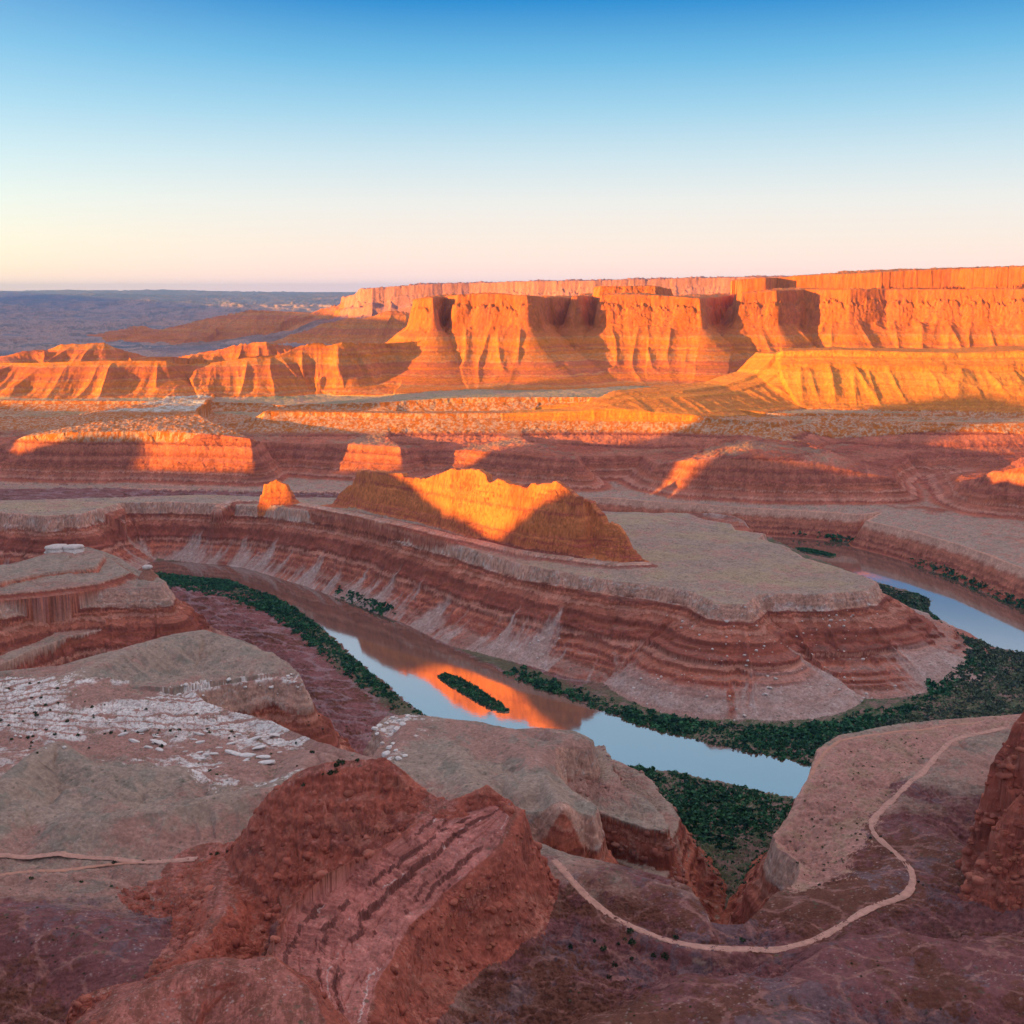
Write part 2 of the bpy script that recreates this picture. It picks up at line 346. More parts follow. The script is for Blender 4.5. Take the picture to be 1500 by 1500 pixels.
ridge(PENINSULA, [at_W(*p, 0) for p in [(318, 741), (345, 735), (400, 736), (440, 741), (490, 750), (620, 778), (760, 812), (900, 832), (940, 830)]], 30, 30, [(0, 1), (.5, .8), (.7, .2), (1, 0)], zadd=7)
ridge(TOWER, YS([(384, 2500, 724), (387, 2500, 708), (396, 2498, 707), (405, 2496, 703), (412, 2496, 708), (421, 2494, 711), (427, 2492, 719), (432, 2490, 730)], -40), 15, 15, [(0, 1), (.35, 1), (.5, .5), (.7, .1), (1, 0)], warp=(2, 60, 1, 20), col=(.7, 40), terr=(.6, 9))
for c, h, w_ in (([(925, 764), (980, 757), (1030, 756), (1072, 762)], 9, 80), ([(905, 757), (930, 754)], 6, 60)):
    ridge(PENINSULA, [at_W(*p, 0) for p in c], w_, w_, [(0, 1), (.3, .85), (.7, .3), (1, 0)], zadd=h, soft=True)
# --- near bench domes and rounded ridges
soft = [(0, 1), (.15, .95), (.4, .68), (.7, .25), (1, 0)]
def soft_ridge(pxs, h, w1, w2=None, z0=0, **k):
    ridge(GROUND, [at_W(p[0], p[1], h * (p[2] if len(p) > 2 else 1)) for p in pxs], w1, w2 or w1, soft, warp=(5, 120, 1.2, 30), col=(0, 40), gully=k.get('gully', (.10, 60)), terr=(0, 6), soft=True)
soft_ridge([(60, 1000, .4), (130, 972, .7), (200, 946), (260, 932), (310, 925), (345, 938, .7), (400, 968, .35)], 22, 40, 70)
soft_ridge([(-40, 1180), (20, 1148), (62, 1112), (95, 1090), (118, 1102, .9), (150, 1125, .6), (200, 1130, .5), (260, 1127, .4)], 24, 30, 44)
soft_ridge([(-60, 1215), (0, 1208), (45, 1178), (62, 1175), (90, 1190, .7)], 16, 20, 40)
soft_ridge([(95, 1188, .6), (120, 1158), (135, 1155), (165, 1170, .8), (195, 1186, .5)], 16, 16, 34)
soft_ridge([(106, 1196, .5), (125, 1190), (160, 1192), (200, 1187), (250, 1180), (300, 1170), (350, 1164), (420, 1158), (520, 1150)], 20, 22, 46)
soft_ridge([(470, 1105), (450, 1100), (430, 1130), (380, 1165)], 10, 20, 30)
soft_ridge([(580, 1110, .7), (600, 1052), (640, 1050), (700, 1058, .9), (745, 1070, .7)], 14, 26, 90)
soft_ridge([(650, 1080), (670, 1110), (700, 1150, .8), (740, 1190, .5)], 11, 34)
soft_ridge([(745, 1072), (770, 1095), (790, 1120), (785, 1150, .8)], 11, 26)
soft_ridge([(730, 1150), (755, 1138), (780, 1160)], 8, 18)
soft_ridge([(800, 1068), (835, 1078), (800, 1100), (795, 1120), (835, 1165), (850, 1185)], 10, 22)
soft_ridge([(780, 1250, .4), (850, 1268, .8), (920, 1280), (990, 1305, .8), (1015, 1340, .4)], 9, 20, 40)
soft_ridge([(-100, 1330), (60, 1335), (130, 1345, .9), (200, 1390, .5)], 18, 60)
soft_ridge([(1160, 1320, .5), (1250, 1300), (1330, 1270, .7)], 6, 40)
soft_ridge([(1200, 1380), (1300, 1355), (1400, 1370), (1520, 1360)], 16, 30, 55)
soft_ridge([(1000, 1440), (1120, 1450), (1250, 1425), (1400, 1430), (1540, 1420)], 14, 40)
soft_ridge([(880, 1500), (1000, 1475), (1150, 1500)], 14, 40)
soft_ridge([(1280, 1230, .5), (1350, 1225), (1430, 1270, .7)], 8, 50)
# ledge in the side canyon below the left promontory
ridge(GROUND, [at_z(*p) for p in [(224, 913, 92), (150, 922, 100), (100, 930, 106), (60, 945, 108), (0, 965, 112), (-100, 1000, 115)]], 34, 60, [(0, 1), (.3, .97), (.36, .6), (.6, .45), (1, 0)], warp=(4, 80, 2, 30), col=(2, 25), terr=(.9, 8))
# --- red rock outcrop in the foreground, and the cliff at the right
R_prof = [(0, 1), (.07, .96), (.18, .80), (.24, .77), (.40, .54), (.46, .50), (.64, .22), (1, 0)]
ridge(OUTCROP, YS([(340, 724, 1266), (356, 726, 1230), (372, 728, 1200), (398, 732, 1160), (440, 735, 1129), (480, 735, 1117), (530, 735, 1114), (562, 733, 1112), (592, 728, 1132), (618, 722, 1160), (648, 712, 1178)]), 50, 88, R_prof,
      warp=(4, 70, 2, 22), col=(1.8, 30), terr=(.8, 10), rock=1.2)
ridge(OUTCROP, YS([(640, 705, 1186), (690, 712, 1162), (718, 712, 1150), (742, 708, 1168), (752, 700, 1184)]), 34, 40, R_prof, warp=(3, 60, 1.5, 20), col=(1.3, 26), terr=(.7, 8), rock=.9)
slab_low = YS([(754, 705, 1184), (722, 669, 1243), (690, 653, 1268), (645, 636, 1305), (600, 601, 1352), (572, 566, 1405), (548, 536, 1450), (535, 503, 1508), (520, 470, 1560)])
slab_high = YS([(742, 712, 1170), (640, 710, 1186), (560, 654, 1228), (480, 609, 1272), (420, 576, 1330), (395, 549, 1380), (392, 521, 1440), (420, 491, 1510), (440, 465, 1560)])
loft(OUTCROP, slab_low, slab_high, 0, [(0, 1), (4, .88), (6, .82), (12, .36), (17, .28), (24, .1), (38, 0)])
ridge(OUTCROP, YS([(345, 735, 1262), (318, 700, 1285), (312, 672, 1305), (318, 640, 1330), (300, 605, 1370), (282, 570, 1400), (245, 540, 1432), (190, 520, 1452), (120, 505, 1465)]), 30, 30, [(0, 1), (.25, .8), (.5, .3), (1, 0)],
      warp=(3, 50, 1.5, 16), col=(1.2, 26), terr=(.5, 6), rock=.9)
ridge(OUTCROP, YS([(110, 440, 1560), (170, 465, 1490), (230, 490, 1450), (300, 505, 1418), (345, 500, 1432), (380, 485, 1470), (410, 460, 1530)]), 40, 60, [(0, 1), (.5, .85), (.75, .4), (1, 0)], warp=(4, 70, 1.5, 20), col=(2, 20), terr=(.2, 6))
ridge(CLIFF, YS([(1446, 754, 1235), (1450, 757, 1170), (1454, 760, 1110), (1462, 763, 1092), (1472, 766, 1078), (1480, 768, 1050), (1492, 770, 1034), (1506, 772, 1018), (1540, 775, 985), (1620, 780, 930), (1800, 790, 880)]), 20, 34,
      [(0, 1), (.14, .95), (.28, .70), (.40, .64), (.56, .34), (.7, .24), (1, 0)], warp=(3, 60, 1, 20), col=(1.0, 40), terr=(.9, 11), rock=.6)
ridge(CLIFF, YS([(1448, 724, 1258), (1456, 724, 1218), (1474, 724, 1190), (1494, 724, 1168), (1530, 724, 1130)]), 16, 22, [(0, 1), (.24, .9), (.46, .6), (.56, .4), (1, 0)], warp=(3, 50, 1, 16), col=(1, 30), terr=(.8, 9), rock=.7)

WHITE_POLY = [(-80, 1002), (60, 1002), (250, 1008), (320, 997), (436, 986), (448, 1006), (440, 1070), (545, 1103), (548, 1060), (570, 1046), (630, 1048), (610, 1090), (570, 1130), (460, 1152),
              (330, 1150), (220, 1118), (130, 1092), (90, 1086), (40, 1120), (0, 1150), (-100, 1170)]
WHITE_XY = [at_W(*p)[:2] for p in WHITE_POLY]
# beds of rock: alternate hard (steep) and soft (gentle) layers, used for the relief and for the colour
_r = np.random.default_rng(21)
BED_T, BED_K, BED_C = [], [], []
for i in range(170):
    hard = i % 2 == 0
    BED_T.append(_r.uniform(1.6, 6.5) if hard else _r.uniform(2.5, 8.5)); BED_K.append(4.5 if hard else .58); BED_C.append(_r.random())
BED_Z = np.concatenate([[0], np.cumsum(BED_T)]) - 420.
BED_IN = np.concatenate([[0], np.cumsum(np.array(BED_T) / np.array(BED_K))])
BED_IN = BED_IN / BED_IN[-1] * (BED_Z[-1] - BED_Z[0]) + BED_Z[0]
BED_C = np.array(BED_C, np.float32)
_drift = BED_Z - BED_IN
_dz = np.linspace(BED_Z[0], BED_Z[-1], 4000); _dd = np.interp(_dz, BED_IN, _drift)
_kk = np.exp(-.5 * (np.arange(-200, 201) * (_dz[1] - _dz[0]) / 14) ** 2); _kk /= _kk.sum()
_dl = np.convolve(np.pad(_dd, 200, mode='edge'), _kk, 'valid')
def beds(h, ph=0):
    z = h + ph
    return (np.interp(z, BED_IN, BED_Z) - np.interp(z, _dz, _dl) - ph).astype(np.float32)
def bed_of(h):
    return np.clip(np.searchsorted(BED_Z, h) - 1, 0, len(BED_T) - 1)
def terrace(h, step, amt, ph):
    k = (h + ph) / step
    f = k - np.floor(k)
    g = np.where(f < .62, f * .42, .26 + (f - .62) * 1.947)
    return h + amt * step * (g - f)

def cliff_noise(s, z, L):
    """relief of a cliff face in its own plane: scallops, joints, blocks (metres along s, metres up z)"""
    n = -.65 * S(FBMS, s / (L * 9), .3 + z / (L * 24)) - .2 * S(FBM, s / (L * 11), .3 + z / (L * 14)) + .42 * sstep(.9, 2.2, S(RDGS, s / (L * 11), .6 + z / (L * 30)))
    n = n - .62 * (S(CELLV, s / (L * 16) + .1, z / (L * 9)) - .5) + .42 * sstep(.16, 0, S(CELLE, s / (L * 16) + .1, z / (L * 9)))
    return n - .10 * S(FBM, s / (L * 2), z / (L * 2))
def lumps(s, z, L):
    """rounded knobs of weathered rock"""
    e1 = S(CELLE, s / (48 * L) + .2, z / (48 * L) + .1); e2 = S(CELLE, s / (48 * L * .42), z / (48 * L * .42) + .6)
    return np.sqrt(np.clip(e1 * 2.2, 0, 1)) * .9 + np.sqrt(np.clip(e2 * 2.2, 0, 1)) * .16 + .8 * S(CELLV, s / (48 * L) + .2, z / (48 * L) + .1) - 1.25
ROADS = []
def bench_relief(x, y):
    """rilled domes, ledgy slickrock and low white ledges on top of the near bench"""
    fore = sstep(800, 700, y + 40 * S(FBM, x / 420, y / 420) + np.clip(x - 60, -100, 220) * -.7)
    hill = 1.2 * S(FBM, x / 400 + .2, y / 400) - 1.6 * np.maximum(S(RDG, x / 560, y / 560), 0) + .10 * S(FBM2, x / 120, y / 120)
    q = 4.5 * S(FBM, x / 520 + .7, y / 380) + 1.0 * S(FBM, x / 190, y / 130 + .3)
    slick = terrace(q, 2.2, .95, 0) + .10 * S(FBM2, x / 70, y / 70)
    r = hill * (1 - fore) + slick * fore
    if y.max() > 850 and x.min() < 60 and y.min() < 1450:
        wm = inside(x, y, WHITE_XY).astype(np.float32)
        q, wmask, f = white_ledges(x, y)
        r = r * (1 - .6 * wm) + wm * (terrace(q, 2.6, 1.15, 0) - q * .35 + wmask * (.9 * S(CELLV, x / 420, y / 260) * sstep(.0, .10, S(CELLE, x / 420, y / 260)) + .3 * S(CELLV, x / 200, y / 130 + .3)))
    for rp in ROADS:
        b_ = bbox(rp, 14)
        if x.max() < b_[0] or x.min() > b_[1] or y.max() < b_[2] or y.min() > b_[3]: continue
        dr = seg_dist(x, y, rp, len(rp) - 1)[0]
        r = r * sstep(3.5, 12, dr)
    return r
def white_ledges(x, y):
    """stepped ledges: height, where the white rock is bare, position within the step"""
    q = 7.5 * S(FBMS, x / 620 + .1, y / 330 + .3) + .35 * S(FBM, x / 160 + .4, y / 90) + .014 * x
    k = q / 2.6; f = k - np.floor(k)
    broad = sstep(-.2, .2, .8 * S(FBMS, x / 420 + .62, y / 300 + .11) + .3 * S(FBM, x / 200, y / 200) + .38)
    gap = sstep(.02, .09, S(CELLE, x / 520, y / 300))
    return q, broad * gap * sstep(.30, .38, f), f

def eval_chunk(x, y):
    bx0, bx1, by0, by1 = x.min(), x.max(), y.min(), y.max()
    fid = np.zeros(x.shape, np.int8)
    rel = np.zeros(x.shape, np.float32)          # 1 on top .. 0 at the foot of the winning feature
    arc = np.zeros(x.shape, np.float32)
    tal = np.zeros(x.shape, np.float32)          # loose talus; on the slab, mask of treads, seams and shade-painted risers
    dist = np.zeros(x.shape, np.float32)         # signed distance to its rim
    # ---- base
    if by0 < 3600 and abs(bx0) < 4000:
        h, driv = floor_z(x, y)
        h = np.where(y > 3300, 60, h)
        fl = h
    else:
        h = np.full(x.shape, 60., np.float32); driv = np.full(x.shape, 999., np.float32); fl = h
    far = sstep(5300, 6500, y)
    if by1 > 5200:
        lf = 1 + np.clip((y - 8000) / 12000, 0, 2)
        n = S(FBM, x / 26000 + .13, y / 15000) * 95 + S(FBM, x / 9000 + .5, y / 5000 + .2) * 22
        b = 130 + 80 * np.exp(-(y - 5200) / 3000) + n * np.clip((y - 5200) / 4000, 0, 1) * .8
        b = terrace(b, 55, .9, 2.5 * S(FBM, x / 5000, y / 5000))
        rise = sstep(22000, 46000, y)
        hz = 470 + 50 * S(FBM, x / 60000 + .4, y / 40000) + 12 * S(FBM, x / 16000, y / 16000)
        hz = terrace(hz, 50, .8, 0.)
        b = b * (1 - rise) + hz * rise - np.clip((x + 2000) / 20000, 0, 1) * rise * 40
        b = b + 170 * np.exp(-((x + 13500) / 2600) ** 2 - ((y - 34000) / 5000) ** 2)
        b = np.where(y > 60000, b - (y - 60000) * .01, b)
        h = h * (1 - far) + b * far
        fid = np.where(far > .5, PLAIN, fid).astype(np.int8)
    for F in FEATS:
        b0, b1, b2, b3 = F['bb']
        if bx1 < b0 or bx0 > b1 or by1 < b2 or by0 > b3:
            continue
        wa, wL, wb, wl2 = F['warp']
        xw = x + wa * S(FBMS, x / (wL * 4), y / (wL * 4)) + .45 * wb * S(FBM, x / (wl2 * 7) + .3, y / (wl2 * 7))
        yw = y + wa * S(FBMS, x / (wL * 4) + .5, y / (wL * 4) + .5) + .45 * wb * S(FBM, x / (wl2 * 7) + .8, y / (wl2 * 7) + .2)
        ca, cL = F['col']
        if F['kind'] == 'bluff':
            if F['minh'] is not None and h.max() < F['minh']: continue
            d, s, zr, side = seg_dist(xw, yw, F['pts'], F['n'], F['zs'])
            ins = inside(xw, yw, F['pts'])
            sdv = np.where(ins, -d, d)
            if F['zmode'] == 'W':
                zr = W(x, y)
            zb = (W(x, y) if F['zb'] == 'W' else fl) if isinstance(F['zb'], str) else np.minimum(F['zb'], h + 4)
            w_ = F['width'](x, y) if callable(F['width']) else F['width']
            if ca:
                z0 = zb + (zr - zb) * np.interp(sdv / w_, F['px'], F['pv'])
                sdv = sdv + ca * cliff_noise(s, z0, cL)
                if F['rock']:
                    sdv = sdv - F['rock'] * lumps(s, z0, cL / 4.5) * np.clip((d + 2) / 4, 0, 1)
            dn = sdv / w_
            p = np.interp(dn, F['px'], F['pv']).astype(np.float32)
            top = zr + F['islope'] * np.minimum(np.maximum(-sdv, 0), F['imax']) + F['itop'] * (S(FBM, x / 500, y / 500) + .35 * S(FBM2, x / 110, y / 110)) * np.clip(-sdv / 15, 0, 1)
            if F['zmode'] == 'W' and F['fid'] == GROUND:
                top = top + bench_relief(x, y) * np.clip(-sdv / 10, 0, 1)
            if F['slab']:
                u_ = np.maximum(-sdv, 0) + 5 * S(FBM, s / 500, d / 300)
                top = top - F['slab'] * (terrace(u_, 13, 1.1, 4 * S(FBM, s / 400 + .4, d / 900)) - u_) * .55 + .8 * S(FBM, s / 200, d / 50) + .8 * lumps(s * .35, d, 3)
            hh = zb + (top - zb) * p
            ga, gL = F['gully']
            if ga:
                bell = np.clip(p / .25, 0, 1) * np.clip((.8 - p) / .2, 0, 1)
                hh = hh + ga * (zr - zb) * bell * (S(RDGS, s / (gL * 8), .7 + d / (gL * 30)) * .8 + .16 * S(RDG2, s / (gL * 5), d / (gL * 20)))
            ta, ts = F['terr']
            if ta:
                st = hh - (W(x, y) if F['zmode'] == 'W' or F['fid'] == SPUR else 0)
                m = np.clip((1 - p) / .03, 0, 1) * np.clip(p / .06, 0, 1) * ta
                cone = S(FBM, s / 420 + .1, d / 2600) * .85 + S(RDG2, s / 330, d / 1500) * .30
                tl = sstep(-.08, .16, (.27 + .20 * cone - p)) * F['talus'] if F['talus'] else 0 * p
                ph = 2.2 * S(FBM, s / 900, d / 900)
                brk = np.clip(.95 + .35 * S(FBM, s / 300 + .2, d / 200), .3, 1.15) * (1 - .85 * tl)
                hh = hh + m * brk * (beds(st, ph) - st)
                tal_f = tl
            else:
                tal_f = 0 * p
            ok = (p > 0)
            if F['minh'] is not None: hh = np.where(sdv < 0, hh, h + (hh - h) * sstep(F['minh'] - 14, F['minh'], h))
        elif F['kind'] == 'loft':
            dl, s, zl, _ = seg_dist(xw, yw, F['low'], len(F['low']) - 1, [q[2] for q in F['low']])
            dh, s2, zh, _ = seg_dist(xw, yw, F['high'], len(F['high']) - 1, [q[2] for q in F['high']])
            ins = inside(xw, yw, F['pts'])
            u = dl / np.maximum(dl + dh, .01)
            st = 0 * u; tmark = np.full(u.shape, .5, np.float32); tot = 0
            for k_, (bk, rk) in enumerate(LAYERS):
                nk = .05 * S(FBM, s / 520 + k_ * .13, u * .1 + .21 * k_) + .012 * S(FBM, s / 90 + .37 * k_, u)
                hk = np.clip(.62 + .55 * S(FBM, s / 300 + .4 + .17 * k_, .1 * k_ + u * .05), .08, 1.2)
                e_ = u - bk - nk
                st = st + rk * hk * (sstep(-.014, .014, e_) - .30 * np.clip(1 - e_ / .09, 0, 1) * (e_ > .014))
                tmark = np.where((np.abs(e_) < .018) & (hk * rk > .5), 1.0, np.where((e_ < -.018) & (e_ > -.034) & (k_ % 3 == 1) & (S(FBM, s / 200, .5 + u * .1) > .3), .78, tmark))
                tot += rk
            top = zl + (zh - zl) * (.25 * u + .75 * st / tot * 1.25)
            for ck in (.2, .39, .56, .80):
                top = top - 1.8 * np.exp(-((u - ck - .05 * S(FBM, s / 420 + ck, u * .2)) / .007) ** 2) * sstep(-.6, .2, S(FBM, s / 240 + 3 * ck, u))
            top = top - 1.6 * sstep(.05, .0, S(CELLE, s / 1700 + u * .06, u * .16)) + .3 * S(FBM, s / 160, u * 2)
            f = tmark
            d = np.where(ins, 0, np.minimum(dl, dh)); ze = np.where(dl < dh, zl, zh); sa = np.where(dl < dh, s, s2 + 500)
            z0 = h + (ze - h) * np.interp(d, F['px'], F['pv'])
            dd = np.maximum(d + np.clip(d / 3, 0, 1) * (F['col'][0] * cliff_noise(sa, z0, F['col'][1]) - .75 * lumps(sa, z0, 8)), 0)
            p = np.where(ins, 1, np.interp(dd, F['px'], F['pv'])).astype(np.float32)
            hh = np.where(ins, top, h + (ze - h) * p)
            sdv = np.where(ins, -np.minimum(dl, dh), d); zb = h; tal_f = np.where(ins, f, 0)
            ok = (p > 0) & (hh > h)
        else:
            d, s, zr, side = seg_dist(xw, yw, F['pts'], F['n'], F['zs'])
            if F['fid'] in (BUTTE, TOWER):
                zr = zr + 8 * (S(CELLV, s / 1500 + .2, .3 + s * 0) - .5) + 2.5 * (S(CELLV, s / 500, .7 + s * 0) - .5)
            w_ = np.where(side > 0, F['wl'], F['wr'])
            if ca:
                z0 = h + (zr - h) * np.interp(d / w_, F['px'], F['pv']); s2 = s + (side > 0) * 611.
                dd = ca * cliff_noise(s2, z0, cL)
                if F['rock']:
                    dd = dd - F['rock'] * 1.5 * lumps(s2, z0, cL / 2.8)
                d = np.maximum(d + dd * np.clip(d / 9, 0, 1), 0)
            dn = d / w_
            p = np.interp(dn, F['px'], F['pv']).astype(np.float32)
            if F['prof_r']:
                p2 = np.interp(dn, [q[0] for q in F['prof_r']], [q[1] for q in F['prof_r']])
                p = np.where(side > 0, p, p2).astype(np.float32)
            hh = h + (zr - h) * p
            if F['slab']:
                u_ = d + 7 * S(FBM, s / 420, d / 900) - s * .05
                stp = (terrace(u_, 15, 1, 0) - u_) + .45 * (terrace(u_, 4.7, 1, 0) - u_)
                hh = hh + np.where(side > 0, 0, 1) * F['slab'] * np.clip(d / 6, 0, 1) * np.clip(p / .2, 0, 1) * (-.95 * stp + .7 * S(FBM, s / 160, d / 40) + .35 * lumps(s * .3, d * 1.2, 6))
            ga, gL = F['gully']
            if ga:
                bell = np.clip(p / .2, 0, 1) * np.clip((.97 - p) / .3, 0, 1)
                hh = hh + ga * np.maximum(zr - h, 0) * bell * (S(RDGS, s / (gL * 8) + (side > 0) * .37, .2 + d / (gL * 30)) * .85 + .16 * S(RDG2, s / (gL * 5), d / (gL * 20)))
            ta, ts = F['terr']
            if ta:
                m = np.clip((1 - p) / .05, 0, 1) * np.clip(p / .1, 0, 1) * ta
                hh = hh + m * (beds(hh, 2 * S(FBM, s / 500, d / 300)) - hh)
            if F['rock']:
                m = np.clip((1.02 - p) / .1, .2, 1) * np.clip(p / .15, 0, 1) * F['rock']
                hh = hh + m * (1.5 * lumps(x, y, 7) * np.clip(1.4 - 2 * np.abs(p - .5), .2, 1) + .12 * S(FBM2, x / 90, y / 90))
            sdv = d; zb = h; tal_f = 0 * p
            ok = (p > 0.0) & (hh > h)
        if isinstance(F['bb'], tuple):
            up = ok & (hh > h + 1e-3)
            h = np.where(up, hh, h)
            if F.get('soft'): continue
            take = up & ((p > .04) if F['kind'] != 'bluff' else True)
            fid = np.where(take, F['fid'], fid).astype(np.int8)
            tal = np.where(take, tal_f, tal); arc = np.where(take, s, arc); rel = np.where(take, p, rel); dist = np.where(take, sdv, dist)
    return h.astype(np.float32), fid, rel, tal.astype(np.float32), driv.astype(np.float32), arc.astype(np.float32)

def eval_grid(X, Y, tr=48, tc=260):
    out = [np.zeros(X.shape, np.int8 if k == 1 else np.float32) for k in range(6)]
    for i in range(0, X.shape[0], tr):
        for j in range(0, X.shape[1], tc):
            sl = (slice(i, i + tr), slice(j, j + tc))
            r = eval_chunk(X[sl].astype(np.float32), Y[sl].astype(np.float32))
            for o, v in zip(out, r):
                o[sl] = v
    return out
def height(x, y):
    x = np.atleast_1d(np.asarray(x, np.float32)); y = np.atleast_1d(np.asarray(y, np.float32))
    out = np.zeros(x.shape, np.float32); o = np.argsort(y)
    for k in range(0, len(x), 4000):
        q = o[k:k + 4000]
        out[q] = eval_chunk(x[q], y[q])[0]
    return out

# ------------------------------------------------------------------ where a picture pixel meets the terrain
def ground_at(pix, y0=420., y1=4000., n=700):
    pix = np.asarray(pix, np.float64).reshape(-1, 2)
    cx, cy = (pix[:, 0] - 750) / FPX, (750 - pix[:, 1]) / FPX
    dy, dz = cp + cy * sp, -sp + cy * cp
    Yd = np.geomspace(y0, y1, n)
    YY = np.repeat(Yd[None], len(pix), 0); XX = YY * (cx / dy)[:, None]; ZZ = CAMZ + YY * (dz / dy)[:, None]
    hh = height(XX.ravel(), YY.ravel()).reshape(YY.shape)
    under = ZZ <= hh
    k = np.argmax(under, 1); k = np.where(under.any(1), np.maximum(k, 1), n - 1)
    r = np.arange(len(pix)); g0 = (ZZ - hh)[r, k - 1]; g1 = (ZZ - hh)[r, k]; t = g0 / np.maximum(g0 - g1, 1e-6)
    Y = Yd[k - 1] + (Yd[k] - Yd[k - 1]) * t; X = Y * cx / dy
    return np.stack([X, Y, height(X, Y)], -1)
def pix_in(poly, n, seed):
    g = np.random.default_rng(seed); P = np.array(poly, float); out = []
    lo, hi = P.min(0), P.max(0)
    while len(out) < n:
        q = lo + (hi - lo) * g.random((400, 2))
        out += list(q[inside(q[:, 0], q[:, 1], poly)])
    return np.array(out[:n])

ROAD_PIX = [
    [(812, 1260), (830, 1280), (865, 1312), (900, 1343), (930, 1368), (955, 1384), (990, 1398), (1040, 1405), (1100, 1405), (1135, 1402), (1165, 1393), (1195, 1372), (1225, 1350),
     (1265, 1336), (1305, 1323), (1330, 1307), (1339, 1288), (1333, 1272), (1312, 1250), (1290, 1232), (1278, 1217), (1277, 1204), (1290, 1190), (1318, 1163), (1350, 1133), (1372, 1108), (1395, 1086),
     (1415, 1075), (1445, 1068), (1475, 1062)],
    [(-40, 1256), (0, 1256), (60, 1256), (120, 1254), (180, 1255), (240, 1259), (290, 1258)],
    [(1186, 1140), (1196, 1118), (1210, 1100), (1228, 1086), (1255, 1080), (1300, 1074), (1350, 1067), (1400, 1061), (1440, 1057)],
    [(-30, 1290), (30, 1280), (90, 1272), (150, 1268), (215, 1260)]]
ROAD_XY = [[tuple(q) for q in ground_at(p, n=900)[:, :2]] for p in ROAD_PIX]
ROADS = ROAD_XY

# ------------------------------------------------------------------ the terrain sheet: rows follow the relief so that steep faces get enough of them
PXC = np.concatenate([np.linspace(-1900, -175, 26), np.arange(-120, 1621, 1.25), np.linspace(1640, 3400, 26)])
TANX = (PXC - 750) / FPX
def gauss_cols(w, sig):
    r = int(3 * sig); k = np.exp(-.5 * (np.arange(-r, r + 1) / sig) ** 2); k /= k.sum()
    p = np.pad(w, ((0, 0), (r, r)), mode='edge')
    return sum(k[i] * p[:, i:i + w.shape[1]] for i in range(2 * r + 1))
def row_weight(Y, hh, hid, base, cap):
    ang = np.arctan2(CAMZ - hh, Y)
    vis = ang <= np.minimum.accumulate(ang, axis=0) + 0.0006
    ds = np.minimum(np.abs(np.diff(ang, axis=0)) * 1098, cap) * np.where(vis[1:], 1.0, hid)
    return ds + np.diff(np.log(Y), axis=0) * base
BANDS = [330, 430, 500, 560, 620, 680, 740, 800, 880, 1000, 1150, 1300, 1450, 1600, 1750, 1900, 2050, 2200, 2400, 2600, 2750, 2900, 3050, 3200, 3350, 3500, 3650, 3800, 4000, 4250, 4500, 4800, 5200, 6500, 9000, 12000, 22000, 60000]
def respace(Y, w, nr, inner):
    """rows at equal steps of the accumulated weight, band by band so that neighbouring columns stay in step"""
    cum = np.concatenate([np.zeros((1, w.shape[1])), np.cumsum(w, axis=0)])
    at = np.stack([np.stack([np.interp(y, Y[:, j], cum[:, j]) for y in BANDS]) for j in range(w.shape[1])], 1)
    need = np.diff(at, axis=0)[:, inner]
    need = need.mean(1) + .7 * need.std(1)
    n = np.maximum(4, np.round(need / need.sum() * (nr - 1)).astype(int))
    while n.sum() != nr - 1:
        n[np.argmax(n)] += 1 if n.sum() < nr - 1 else -1
    t = np.concatenate([np.arange(k) / k + i for i, k in enumerate(n)] + [[len(n)]])
    out = np.zeros((nr, w.shape[1]))
    for j in range(w.shape[1]):
        out[:, j] = np.interp(np.interp(t, np.arange(len(n) + 1), at[:, j]), cum[:, j], Y[:, j])
    return out
def build_rows(nr):
    cpx = np.concatenate([np.linspace(-1900, -200, 8), np.linspace(-130, 1630, 220), np.linspace(1700, 3400, 8)])
    Yd = np.geomspace(330, 60000, 5200)
    YY, TT = np.meshgrid(Yd, (cpx - 750) / FPX, indexing='ij')
    rows = respace(YY, gauss_cols(row_weight(YY, eval_grid(YY * TT, YY)[0], .12, 45, 60), 3), 2000, slice(10, 225))
    Y1 = np.stack([np.interp(PXC, cpx, r) for r in rows])
    h1 = eval_grid(Y1 * TANX[None, :], Y1)[0]
    return respace(Y1, gauss_cols(row_weight(Y1, h1, .07, 32, 40), 9), nr, slice(60, 1380))
NR = 3000
GY = build_rows(NR)
GX = GY * TANX[None, :]
H, FID, REL, TAL, DRV, ARC = eval_grid(GX, GY)
print('terrain', H.shape, round(time.time() - T0, 1))

# ------------------------------------------------------------------ colours of the ground (rock and soil; slab risers and far plain also carry painted shade and haze)
def c3(*c): return np.array(c, np.float32)
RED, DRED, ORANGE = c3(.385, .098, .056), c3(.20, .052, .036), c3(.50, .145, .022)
PINK, WHITE, TALUS = c3(.52, .27, .195), c3(.62, .56, .52), c3(.30, .185, .155)
GREY, KHAKI, SLICK = c3(.315, .225, .175), c3(.35, .25, .165), c3(.165, .064, .062)
SAND, BROWN, SCRUB = c3(.39, .20, .16), c3(.125, .048, .032), c3(.09, .10, .055)
LILAC = c3(.30, .20, .21)
def mix(a, b, m):
    m = np.asarray(m)[..., None]
    return a * (1 - m) + b * m
def px_mask(x, y, poly, warp=8, soft=None):
    n1 = S(FBM2, x / 220 + .1, y / 220); n2 = S(FBM2, x / 220 + .6, y / 220 + .3)
    return inside(x + warp * n1, y + warp * n2, [at_W(*p)[:2] for p in poly]).astype(np.float32)
BEDA = [c3(.20, .055, .038), c3(.33, .10, .058), c3(.40, .135, .085), c3(.27, .08, .055), c3(.42, .19, .135), c3(.34, .115, .075), c3(.24, .07, .05)]
BED_TAB = np.array([BEDA[int(q * 6.99)] for q in np.linspace(0, 1, 256)], np.float32)
